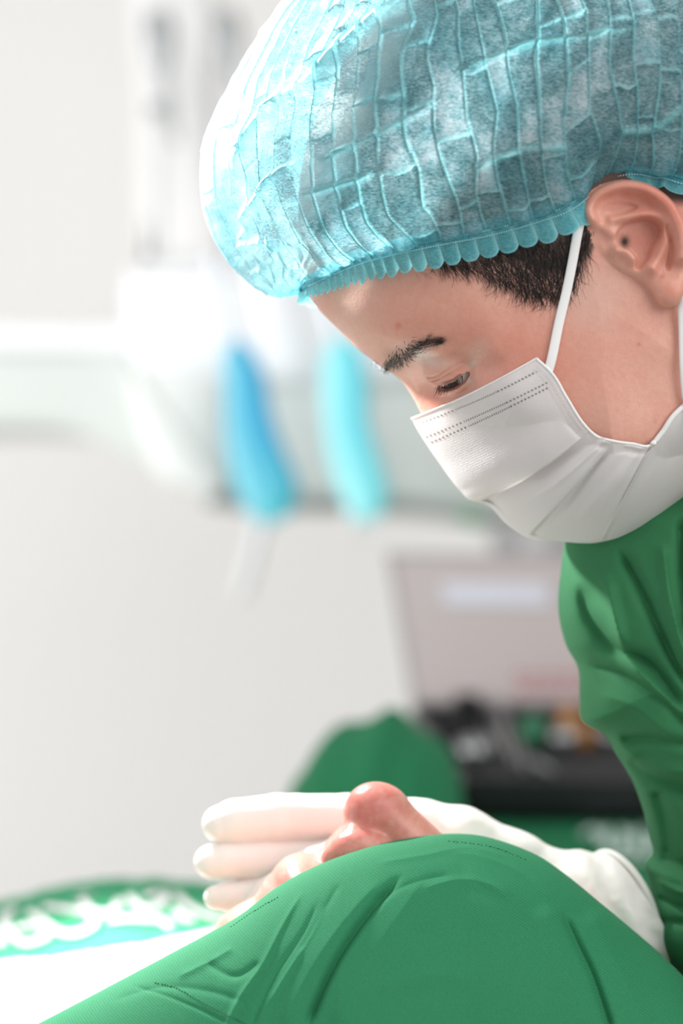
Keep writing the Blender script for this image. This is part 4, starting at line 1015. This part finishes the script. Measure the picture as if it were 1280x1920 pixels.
for g in GLY:
    q = resample(catmull(z6(g), 8), np.linspace(0, 1, 26)); T2 = np.gradient(q, axis=0); T2 /= np.linalg.norm(T2, axis=1)[:, None]; N2 = np.stack([-T2[:, 1], T2[:, 0]], -1)
    hw_ = 8.5 * np.array([1.0, 0.62])
    for sgn in (-1, 1): dvv.append(np.array([chest_obs(*(p + n_ * hw_ * sgn)) + [0, 0.0016, 0.0008] for p, n_ in zip(q, N2)]))
    dff += [(o_ + i, o_ + i + 1, o_ + 26 + i + 1, o_ + 26 + i) for i in range(25)]; o_ += 52
link('printed_lettering', mesh_np('printed_lettering', C2W(np.concatenate(dvv)), np.array(dff)), simple('white_print', (0.88, 0.88, 0.88, 1), 0.7), chest)

# added white layer standing for the overexposed near part of the chest drape
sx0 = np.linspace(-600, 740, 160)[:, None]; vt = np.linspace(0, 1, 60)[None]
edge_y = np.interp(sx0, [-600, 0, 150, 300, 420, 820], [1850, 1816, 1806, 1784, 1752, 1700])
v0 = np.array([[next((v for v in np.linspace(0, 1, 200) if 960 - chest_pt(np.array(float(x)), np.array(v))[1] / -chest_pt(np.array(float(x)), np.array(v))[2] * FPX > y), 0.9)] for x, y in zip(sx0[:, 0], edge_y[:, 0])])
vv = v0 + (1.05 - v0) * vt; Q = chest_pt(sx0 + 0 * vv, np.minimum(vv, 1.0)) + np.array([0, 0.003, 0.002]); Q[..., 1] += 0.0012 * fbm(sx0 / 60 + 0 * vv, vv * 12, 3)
sheet = link('overexposed_cover', mesh_np('overexposed_cover', C2W(Q.reshape(-1, 3)), grid_faces(160, 60, flip=True)), simple('overexposed_white', (0.85, 0.86, 0.85, 1), 0.8))
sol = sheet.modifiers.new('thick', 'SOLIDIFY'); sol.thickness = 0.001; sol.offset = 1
tag(sheet, 'added white sheet standing for the overexposed near part of the printed drape', 'sheet')
# ------------------------------------------------------------------ room
def boxm(name, c, s, mat, parent=None, bevel=0.0, rot=None, seg=3):
    me = bpy.data.meshes.new(name); b = bmesh.new(); bmesh.ops.create_cube(b, size=1.0)
    bmesh.ops.scale(b, vec=Vector(s), verts=b.verts)
    if bevel: bmesh.ops.bevel(b, geom=b.edges[:], offset=bevel, segments=seg, affect='EDGES')
    if rot is not None: bmesh.ops.rotate(b, cent=(0, 0, 0), matrix=rot, verts=b.verts)
    bmesh.ops.translate(b, vec=Vector(c), verts=b.verts); b.to_mesh(me); b.free()
    return link(name, me, mat, parent, smooth=False)
def wallmat(name, c):
    m = NT(name); co = m.coord(); m.l(m.mix(m.ramp(m.noise(co, 3, 3), (0.4, 0.6, 0, 0.06)), c, (c[0] * 0.93, c[1] * 0.93, c[2] * 0.93, 1)), m.b.inputs['Base Color']); m.set(Roughness=0.8); m.bump(m.noise(co, 260, 2), 0.05, 0.001); return m.m
M_WALL = wallmat('wall_paint', (0.80, 0.79, 0.78, 1))
tag(boxm('wall_back', (0, 3.26, 1.3), (5.2, 0.1, 2.8), M_WALL), kind='structure')
tag(boxm('wall_left', (-2.1, 1.2, 1.3), (0.1, 4.2, 2.8), M_WALL), kind='structure')
tag(boxm('floor', (0, 1.0, -0.05), (5.2, 5.4, 0.1), wallmat('vinyl_floor', (0.62, 0.61, 0.59, 1))), kind='structure')
tag(boxm('ceiling', (0, 2.3, 2.75), (5.2, 2.0, 0.1), M_WALL), kind='structure')

def ray_z(px, py, z):
    o = Vector((0, 0, CAM_H)); d = (PX(px, py, 1.0) - o); t = (z - CAM_H) / d.z; return o + d * t
def extrude_outline(name, pts, depth, thick, mat, parent=None, bevel=0.0):
    """closed outline seen at `depth`, given a real thickness away from the viewer, edges rounded"""
    q = catmull(pts, 6, closed=True); n = len(q); ctr = q.mean(0)
    rings = []
    for dd, ins in ((0, bevel), (bevel * 0.3, bevel * 0.3), (bevel, 0), (thick - bevel, 0), (thick, bevel)):
        L = np.roll(q, -1, 0) - np.roll(q, 1, 0); L /= np.linalg.norm(L, axis=1)[:, None] + 1e-9; N = np.stack([-L[:, 1], L[:, 0]], -1)
        if ((q - ctr) * N).sum() > 0: N = -N
        qq = q + N * ins * FPX / depth
        X = (qq[:, 0] - 640) / FPX * depth; Y = (960 - qq[:, 1]) / FPX * depth; rings.append(np.stack([X, Y, np.full(n, -(depth + dd))], -1))
    me = bpy.data.meshes.new(name); b = bmesh.new(); vs = [[b.verts.new(p) for p in C2W(r)] for r in rings]
    for a, c in zip(vs[:-1], vs[1:]):
        for i in range(n): b.faces.new((a[i], a[(i + 1) % n], c[(i + 1) % n], c[i]))
    b.faces.new(vs[0]); b.faces.new(vs[-1][::-1]); bmesh.ops.recalc_face_normals(b, faces=b.faces); b.to_mesh(me); b.free()
    return link(name, me, mat, parent)
def lathe(name, prof, loc, mat, parent=None, seg=24, axis=None):
    V, F_ = [], []
    for r, z in prof:
        for i in range(seg): V.append((r * math.cos(2 * math.pi * i / seg), r * math.sin(2 * math.pi * i / seg), z))
    V = np.array(V)
    if axis is not None:
        q = Vector((0, 0, 1)).rotation_difference(Vector(axis)).to_matrix(); V = V @ np.array(q).T
    V = V + np.array(loc); k = len(prof)
    F_ = np.concatenate([np.stack([i * seg + np.arange(seg), i * seg + (np.arange(seg) + 1) % seg, (i + 1) * seg + (np.arange(seg) + 1) % seg, (i + 1) * seg + np.arange(seg)], -1) for i in range(k - 1)])
    return link(name, mesh_np(name, V, F_), mat, parent)

# ---- wall-side dental unit
UD = 2.35
M_UNIT = simple('unit_shell_grey', srgb(208, 213, 210), 0.45); M_UNITW = simple('unit_shell_white', srgb(240, 241, 244), 0.35); M_UNITL = simple('unit_panel_pale', srgb(226, 229, 227), 0.4)
M_GREY = simple('grey_metal', (0.42, 0.44, 0.45, 1), 0.35, 0.6); M_DK = simple('dark_grey_plastic', (0.20, 0.21, 0.21, 1), 0.5)
unit = empty('dental_unit', PX(560, 950, UD + 0.2), 'pale grey dental delivery unit with rounded white top on the far wall', 'dental unit')
extrude_outline('housing', [(-260, 658), (-100, 656), (120, 656), (300, 650), (600, 650), (900, 660), (1200, 700), (1300, 860), (1200, 985), (960, 978), (720, 945), (520, 942), (385, 938), (300, 892), (200, 836), (110, 806), (-60, 802), (-260, 802)], UD, 0.34, M_UNIT, unit, 0.012)
extrude_outline('top_cover', [(232, 520), (262, 488), (340, 478), (560, 478), (760, 486), (900, 520), (960, 620), (940, 700), (700, 712), (480, 712), (300, 700), (246, 660)], UD - 0.03, 0.38, M_UNITW, unit, 0.015)
extrude_outline('side_panel', [(238, 700), (300, 690), (410, 694), (425, 760), (432, 900), (405, 930), (350, 915), (290, 880)], UD - 0.02, 0.1, M_UNITL, unit, 0.01)
extrude_outline('shelf_edge', [(-260, 606), (-60, 604), (120, 606), (235, 612), (240, 655), (120, 657), (-60, 655), (-260, 654)], UD - 0.01, 0.36, M_UNITW, unit, 0.008)
extrude_outline('underside_shade', [(392, 938), (500, 944), (700, 946), (860, 960), (950, 982), (950, 1000), (860, 978), (700, 964), (500, 960), (400, 952)], UD - 0.015, 0.2, simple('underside_shade_grey', srgb(150, 154, 152), 0.5), unit, 0.002)  # grey strip painted in as the shade under the housing
extrude_outline('control_knob', [(866, 960), (892, 958), (898, 972), (886, 984), (868, 980)], UD - 0.04, 0.03, simple('green_knob', srgb(70, 150, 100), 0.5), unit, 0.003)
extrude_outline('backing_column', [(252, -60), (255, 200), (262, 470), (300, 484), (420, 484), (398, 300), (392, -60)], UD + 0.1, 0.12, simple('column_grey', srgb(231, 231, 231), 0.6), unit, 0.01)

def handpiece(px0, px1, sleeve_c, tail, lab, dk):
    """a hanging instrument in a blue plastic sleeve with its hose"""
    r = empty('dental_handpiece', PX(px1[0], px1[1], UD - 0.09), lab, 'dental handpiece', 'sleeved handpieces hanging on the dental unit')
    d = UD - 0.09
    seg = lambda pts, rad: tubes([(np.array([PX(x, y, d + z) for x, y, z in pts]), np.array(rad))], 16)
    V, F_ = tubes([(catmull([tuple(PX(px0[0], px0[1], d)), tuple(PX((px0[0] * 2 + px1[0]) / 3, (px0[1] * 2 + px1[1]) / 3, d)), tuple(PX(*px1, d))], 8), 0.0085)], 16)
    F_ = F_[F_[:, 0] != F_[:, 3]]; link('handle', mesh_np('handle', V, F_), simple('handle_steel', (0.62, 0.66, 0.70, 1), 0.3, 0.3), r)
    C = catmull([tuple(PX(x, y, d - 0.01)) for x, y, _ in sleeve_c], 10); rad = np.interp(np.linspace(0, 1, len(C)), np.linspace(0, 1, len(sleeve_c)), [q[2] for q in sleeve_c])
    th = np.linspace(0, 2 * np.pi, 40, endpoint=False); T = np.gradient(C, axis=0); T /= np.linalg.norm(T, axis=1)[:, None]; v = CMn[:3, :3] @ np.array([0, 0, 1.0]); a = np.cross(T, v); a /= np.linalg.norm(a, axis=1)[:, None]; b = np.cross(T, a)
    wr_ = 1 + 0.10 * np.sin(5 * th)[None] + 0.06 * np.sin(9 * th[None] + 8 * np.linspace(0, 1, len(C))[:, None])
    P = C[:, None] + (rad[:, None] * wr_)[..., None] * (np.cos(th)[None, :, None] * a[:, None] + 0.45 * np.sin(th)[None, :, None] * b[:, None])
    k = np.repeat(np.linspace(0, 1, len(C)), 40)
    q = np.concatenate([np.stack([i * 40 + np.arange(40), i * 40 + (np.arange(40) + 1) % 40, (i + 1) * 40 + (np.arange(40) + 1) % 40, (i + 1) * 40 + np.arange(40)], -1) for i in range(len(C) - 1)])
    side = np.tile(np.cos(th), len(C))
    link('plastic_sleeve', mesh_np('plastic_sleeve', P.reshape(-1, 3), q, {'k': k, 'side': side}), dk, r)
    V, F_ = tubes([(catmull([tuple(PX(x, y, d)) for x, y in tail], 10), 0.0075)], 12); F_ = F_[F_[:, 0] != F_[:, 3]]
    link('hose', mesh_np('hose', V, F_), simple('hose_grey', srgb(214, 216, 218), 0.5), r)
    return r
def sleeve_mat(name, c0, c1, c2):
    m = NT(name); k = m.attr('k'); sd = m.attr('side')
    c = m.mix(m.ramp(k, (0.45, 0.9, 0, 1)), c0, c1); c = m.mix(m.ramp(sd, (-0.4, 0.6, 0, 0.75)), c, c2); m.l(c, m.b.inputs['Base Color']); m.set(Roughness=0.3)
    return m.m
handpiece((402, 478), (440, 652), [(436, 640, .004), (446, 668, .014), (458, 720, .019), (466, 790, .022), (482, 860, .025), (502, 915, .026), (516, 955, .020), (524, 976, .008)], [(500, 960), (482, 1010), (466, 1070), (450, 1118)], 'handpiece in a deeper blue plastic sleeve with pale hose hanging below, left of the two', sleeve_mat('blue_sleeve', srgb(52, 168, 214), srgb(84, 196, 208), srgb(126, 208, 224)))
handpiece((590, 470), (636, 652), [(636, 636, .006), (642, 668, .018), (646, 730, .021), (650, 800, .020), (664, 860, .021), (680, 910, .021), (696, 950, .018), (712, 968, .006)], [(668, 930), (664, 958), (660, 985), (658, 995)], 'handpiece in a paler cyan plastic sleeve nearer the bowed forehead', sleeve_mat('cyan_sleeve', srgb(104, 220, 236), srgb(130, 228, 234), srgb(170, 238, 242)))
for px, lab, sc_ in ((300, 'grey steel instrument holder with a long lever high on the unit column', 1.0), (428, 'shorter grey steel instrument holder beside the cap, high on the unit column', 0.62)):
    d = UD + 0.0; h = empty('instrument_holder', PX(px, 90, d), lab, 'instrument holder')
    g = M_GREY
    V, F_ = tubes([(np.array([PX(px - 5, 22, d), PX(px, 60, d), PX(px + 2, 128, d)]), np.array([.012, .016, .010]))], 16); F_ = F_[F_[:, 0] != F_[:, 3]]; link('head', mesh_np('head', V, F_), g, h)
    V, F_ = tubes([(np.array([PX(px + 2, 120, d), PX(px + 14, 120 + 70 * sc_, d), PX(px + 30, 120 + 150 * sc_, d)]), np.array([.006, .006, .004]))], 12); F_ = F_[F_[:, 0] != F_[:, 3]]; link('lever', mesh_np('lever', V, F_), g, h)
    if sc_ == 1.0:
        V, F_ = tubes([(np.array([PX(278, 208, d), PX(300, 206, d), PX(326, 214, d)]), np.array([.006, .009, .006]))], 12); F_ = F_[F_[:, 0] != F_[:, 3]]; link('knob', mesh_np('knob', V, F_), g, h)
        V, F_ = tubes([(np.array([PX(302, 215, d), PX(300, 330, d), PX(298, 470, d)]), np.array([.004, .004, .005]))], 12); F_ = F_[F_[:, 0] != F_[:, 3]]; link('rod', mesh_np('rod', V, F_), simple('rod_pale', srgb(206, 207, 207), 0.4), h)

# ------------------------------------------------------------------ table with green cloth
TZ = PX(900, 1535, 1.72).z
M_TCLOTH = cloth('table_cloth', srgb(38, 124, 84), srgb(30, 102, 68), twill=0.1)
M_LEG = simple('steel_leg', (0.5, 0.5, 0.5, 1), 0.3, 0.9)
tb = empty('instrument_table', (0.33, 1.80, 0), 'steel instrument table beneath the green cloth and open case', 'table')
boxm('table_top', (0.385, 1.74, TZ - 0.016), (0.64, 0.46, 0.02), M_LEG, tb, 0.004)
for sx in (-1, 1):
    for sy in (-1, 1):
        lathe('leg', [(0.0, 0), (0.012, 0), (0.012, TZ - 0.026), (0.0, TZ - 0.026)], (0.385 + sx * 0.28, 1.74 + sy * 0.19, 0), M_LEG, tb, 12)
# cloth: top sheet with hanging skirts
nx_, ny_ = 120, 110
gx2 = np.linspace(-0.405, 0.405, nx_)[:, None] + np.zeros((1, ny_)); gy2 = np.linspace(-0.32, 0.32, ny_)[None] + np.zeros((nx_, 1))
ovx = np.maximum(np.abs(gx2) - 0.325, 0); ovy = np.maximum(np.abs(gy2) - 0.235, 0); ov = np.maximum(ovx, ovy)
Xc = 0.385 + np.clip(gx2, -0.33, 0.33) + np.sign(gx2) * 0.008 * np.sin(gy2 * 60) * np.clip(ov * 20, 0, 1); Yc = 1.74 + np.clip(gy2, -0.24, 0.24) - 0.008 * np.sin(gx2 * 50) * np.clip(ov * 20, 0, 1) * np.sign(-gy2)
Zc = TZ - 0.0045 - ov * 1.6 + 0.0015 * fbm(gx2 * 20, gy2 * 20, 3) * (ov <= 0)
tc = link('table_cloth', mesh_np('table_cloth', np.stack([Xc, Yc, Zc], -1).reshape(-1, 3), grid_faces(nx_, ny_)), M_TCLOTH); tag(tc, 'green cloth spread over the instrument table under the open case', 'cloth')
cs = []
for pts in ([(1092, 1560), (1110, 1548), (1124, 1560), (1130, 1578)], [(1136, 1548), (1140, 1580), (1158, 1592), (1170, 1572), (1166, 1548)], [(1184, 1552), (1196, 1590), (1214, 1586), (1222, 1560), (1204, 1546)], [(1150, 1606), (1180, 1602), (1214, 1606)], [(1226, 1556), (1236, 1588)]):
    cs.append((np.array([tuple(ray_z(x, y, TZ + 0.0006)) for x, y in catmull(pts, 6)]), 0.0030))
V, F_ = tubes(cs, 8); F_ = F_[F_[:, 0] != F_[:, 3]]; V[:, 2] = TZ - 0.002 + (V[:, 2] - TZ) * 0.35
link('printed_lettering', mesh_np('printed_lettering', V, F_), simple('table_print', (0.62, 0.78, 0.72, 1), 0.7), tc)
# folded green cloth beside the case
def heap(name, outline, depth, mat, lab, cat):
    c = np.array(outline); cx = (c[:, 0].min() + c[:, 0].max()) / 2
    q = catmull(outline, 10); n = len(q); nv = 40; V = []
    base_y = c[:, 1].max() + 60
    for j in range(nv):
        a = -math.pi / 2 + math.pi * j / (nv - 1); k = math.cos(a) ** 0.8
        for i in range(n):
            x = cx + (q[i, 0] - cx) * (0.35 + 0.65 * k); y = base_y + (q[i, 1] - base_y) * k
            V.append(((x - 640) / FPX * depth, (960 - y) / FPX * depth + 0.003 * math.sin(i * 0.3 + a * 3), -(depth - 0.10 * math.sin(a))))
    o = link(name, mesh_np(name, C2W(np.array(V)), grid_faces(nv, n)), mat); return tag(o, lab, cat)
heap('folded_cloth', [(520, 1560), (548, 1475), (580, 1420), (640, 1364), (700, 1340), (748, 1337), (792, 1362), (850, 1430), (880, 1560)], 1.62, M_TCLOTH, 'rounded heap of plain green cloth left of the open case', 'cloth')

# ------------------------------------------------------------------ open instrument case
M_CASE = simple('case_black', (0.012, 0.013, 0.015, 1), 0.35); M_FOAM = simple('case_foam', (0.018, 0.019, 0.022, 1), 0.7)
m = NT('lid_lining'); m.set(Base_Color=srgb(184, 174, 174), Roughness=0.28); M_LID = m.m
FL = ray_z(866, 1532, TZ); BL = ray_z(772, 1322, TZ + 0.028); BL.z = TZ; FR = ray_z(1330, 1540, TZ)
xdir = (FR - FL).normalized(); ydir = Vector((-xdir.y, xdir.x, 0)); CW = 0.30; CDp = (BL - FL).dot(ydir); CHt = 0.028; shear = (BL - FL).dot(xdir)
case = empty('instrument_case', FL, 'open black instrument case with pale grey lid lining, standing on the green table cloth', 'case')
rotc = Matrix((xdir, ydir, Vector((0, 0, 1)))).transposed()
def cpt(x, y, z): return FL + xdir * (x + shear * y / CDp) + ydir * y + Vector((0, 0, z))
def cbox(name, x0, x1, y0, y1, z0, z1, mat, parent, bevel=0.0015):
    me = bpy.data.meshes.new(name); b = bmesh.new(); v = [b.verts.new(cpt(x, y, z)) for z in (z0, z1) for y in (y0, y1) for x in (x0, x1)]
    for f in ((0, 2, 3, 1), (4, 5, 7, 6), (0, 1, 5, 4), (2, 6, 7, 3), (0, 4, 6, 2), (1, 3, 7, 5)): b.faces.new([v[i] for i in f])
    bmesh.ops.bevel(b, geom=b.edges[:], offset=bevel, segments=2, affect='EDGES'); b.to_mesh(me); b.free(); return link(name, me, mat, parent, smooth=False)
cbox('base', 0, CW, 0, CDp, 0, 0.010, M_CASE, case)
for nm, a in (('front_wall', (0, CW, 0, .006)), ('back_wall', (0, CW, CDp - .006, CDp)), ('side_wall', (0, .006, 0, CDp)), ('side_wall', (CW - .006, CW, 0, CDp))): cbox(nm, *a, 0.0, CHt, M_CASE, case)
cbox('foam_insert', .008, CW - .008, .008, CDp - .008, .0105, 0.018, M_FOAM, case)
# lid: leans back a little from the rear rim
LH = 0.122; lean = 0.30
def lpt(u_, v_, w_):   # u along width, v up the lid, w thickness outwards
    d = ydir * math.sin(lean) + Vector((0, 0, math.cos(lean))); n = ydir * math.cos(lean) - Vector((0, 0, math.sin(lean)))
    sk = -0.022 * v_ / LH
    return cpt(u_ + sk, CDp, CHt) + d * v_ + n * w_
def lbox(name, u0, u1, v0, v1, w0, w1, mat, parent, bevel=0.001):
    me = bpy.data.meshes.new(name); b = bmesh.new(); v = [b.verts.new(lpt(x, y, z)) for z in (w0, w1) for y in (v0, v1) for x in (u0, u1)]
    for f in ((0, 2, 3, 1), (4, 5, 7, 6), (0, 1, 5, 4), (2, 6, 7, 3), (0, 4, 6, 2), (1, 3, 7, 5)): b.faces.new([v[i] for i in f])
    bmesh.ops.recalc_face_normals(b, faces=b.faces); bmesh.ops.bevel(b, geom=b.edges[:], offset=bevel, segments=2, affect='EDGES'); b.to_mesh(me); b.free(); return link(name, me, mat, parent, smooth=False)
lid = lbox('lid', 0, CW, 0, LH, 0.002, 0.012, simple('lid_shell', srgb(150, 145, 147), 0.4), case)
lbox('lid_lining', .005, CW - .005, .004, LH - .005, 0.000, 0.004, M_LID, lid)
lbox('painted_reflection', .040, .125, LH * .66, LH * .80, -0.003, 0.001, simple('reflection_white', srgb(205, 207, 218), 0.3), lid, 0.0005)  # pale strip painted in as the ceiling's reflection on the lid
ri = random.Random(2)
for k_ in range(2):
    x = 0.085
    while x < 0.24:
        w_ = ri.uniform(.006, .016); lbox('lettering', x, x + w_, .012 + k_ * .010, .017 + k_ * .010, -0.0008, 0.001, simple('red_print', srgb(178, 120, 122), 0.6), lid, 0.0002); x += w_ + .003
for x in (.035, .15):
    cbox('hinge', x, x + .018, CDp - .004, CDp + .004, CHt - .004, CHt + .010, M_CASE, case)
# things in the case
def inside_case(px, py): 
    z = TZ + 0.0185; return ray_z(px, py, z)
GRP = 'small instruments and vials in the open case'
def cup(px, py, r, h, lab, mat, cat='cup', name='steel_cup'):
    p = inside_case(px, py); o = lathe(name, [(0.0, 0), (r * .8, 0), (r, h), (r * .9, h), (r * .72, .002), (0, .002)], p, mat); tag(o, lab, cat, None); return o
M_STEEL = simple('steel', (0.40, 0.41, 0.42, 1), 0.42, 1.0)
cup(888, 1428, .013, .016, 'round steel cup near the left end of the open case', M_STEEL)
cup(1058, 1400, .012, .014, 'round steel cup in the middle of the open case below the amber vial', M_STEEL)
cup(1136, 1392, .012, .010, 'shallow steel cup in the case beside the green sleeve', M_STEEL)
cup(1075, 1318, .012, .008, 'clear shallow dish at the back of the case', simple('dish_glass', (0.35, 0.37, 0.38, 1), 0.1))
cup(1008, 1300, .015, .012, 'white bowl against the lid at the back of the case', simple('bowl_white', (0.78, 0.78, 0.76, 1), 0.4), 'bowl', 'bowl')
def vial(px, py, r, h, mat, capm, lab, cat='vial'):
    p = inside_case(px, py); e = empty('vial', p, lab, cat); lathe('bottle', [(0, 0), (r, 0), (r, h * .7), (r * .5, h * .8), (r * .5, h * .86), (0, h * .86)], p, mat, e); lathe('cap', [(0, h * .86), (r * .62, h * .86), (r * .62, h), (0, h)], p, capm, e); return e
M_AMB = simple('amber_glass', srgb(190, 128, 60), 0.3); vial(1064, 1385, .008, .026, M_AMB, M_AMB, 'amber orange vial standing upright in the case'); vial(1092, 1398, .007, .020, M_AMB, M_CASE, 'smaller amber vial with black cap beside the taller amber one')
M_GRN = simple('green_plastic', srgb(44, 120, 84), 0.4); vial(1000, 1390, .011, .020, M_GRN, M_GRN, 'squat green bottle in the middle of the case')
for i, (a, b, r, lab) in enumerate((((905, 1352), (940, 1420), .0026, 'thin steel probe lying at a slant left of the green bottle'), ((925, 1345), (965, 1440), .0034, 'thicker steel elevator beside the thin probe'), ((960, 1370), (985, 1450), .0028, 'short steel scaler lying in front of the green bottle'), ((985, 1430), (1035, 1455), .003, 'steel tweezers near the front rim of the case'), ((935, 1330), (945, 1380), .005, 'grey steel handle near the back rim'))):
    p0 = inside_case(*a) + Vector((0, 0, r * 1.2)); p1 = inside_case(*b) + Vector((0, 0, r * 1.2)); C = np.array([p0, p0.lerp(p1, .3), p0.lerp(p1, .7), p1])
    o = link('dental_instrument', tube_mesh('dental_instrument', [(C, np.array([r * .4, r, r, r * .4]))], 10), M_STEEL); tag(o, lab, 'instrument', GRP)
for i, (a, w_, lab) in enumerate((((845, 1375), .012, 'black rubber-handled tool lying at the left wall of the case'), ((990, 1318), .010, 'dark clip standing on the rear rim by the white bowl'), ((826, 1315), .009, 'dark clip standing on the rear rim near the left end'))):
    p = inside_case(*a); o = boxm('latch_clip' if i else 'tool_handle', p + Vector((0, 0, .008)), (w_, w_ * 1.4, .016), M_CASE, None, 0.002); tag(o, lab, 'clip' if i else 'tool')
# grey device behind the case
dev = empty('equipment_stand', PX(1010, 1040, 1.99), 'grey equipment arm behind the case, just under the mask', 'equipment')
extrude_outline('arm', [(928, 1030), (950, 985), (1000, 975), (1100, 985), (1180, 1000), (1180, 1060), (1060, 1062), (960, 1056)], 2.08, 0.10, simple('arm_grey', srgb(156, 155, 156), 0.45), dev, 0.006)
extrude_outline('joint', [(985, 1010), (1010, 1002), (1035, 1012), (1036, 1046), (1005, 1052), (984, 1042)], 1.995, 0.03, simple('joint_grey', srgb(196, 194, 195), 0.4), dev, 0.004)
extrude_outline('post', [(1085, 1050), (1130, 1050), (1130, 1500), (1085, 1500)], 2.16, 0.04, M_GREY, dev, 0.004)
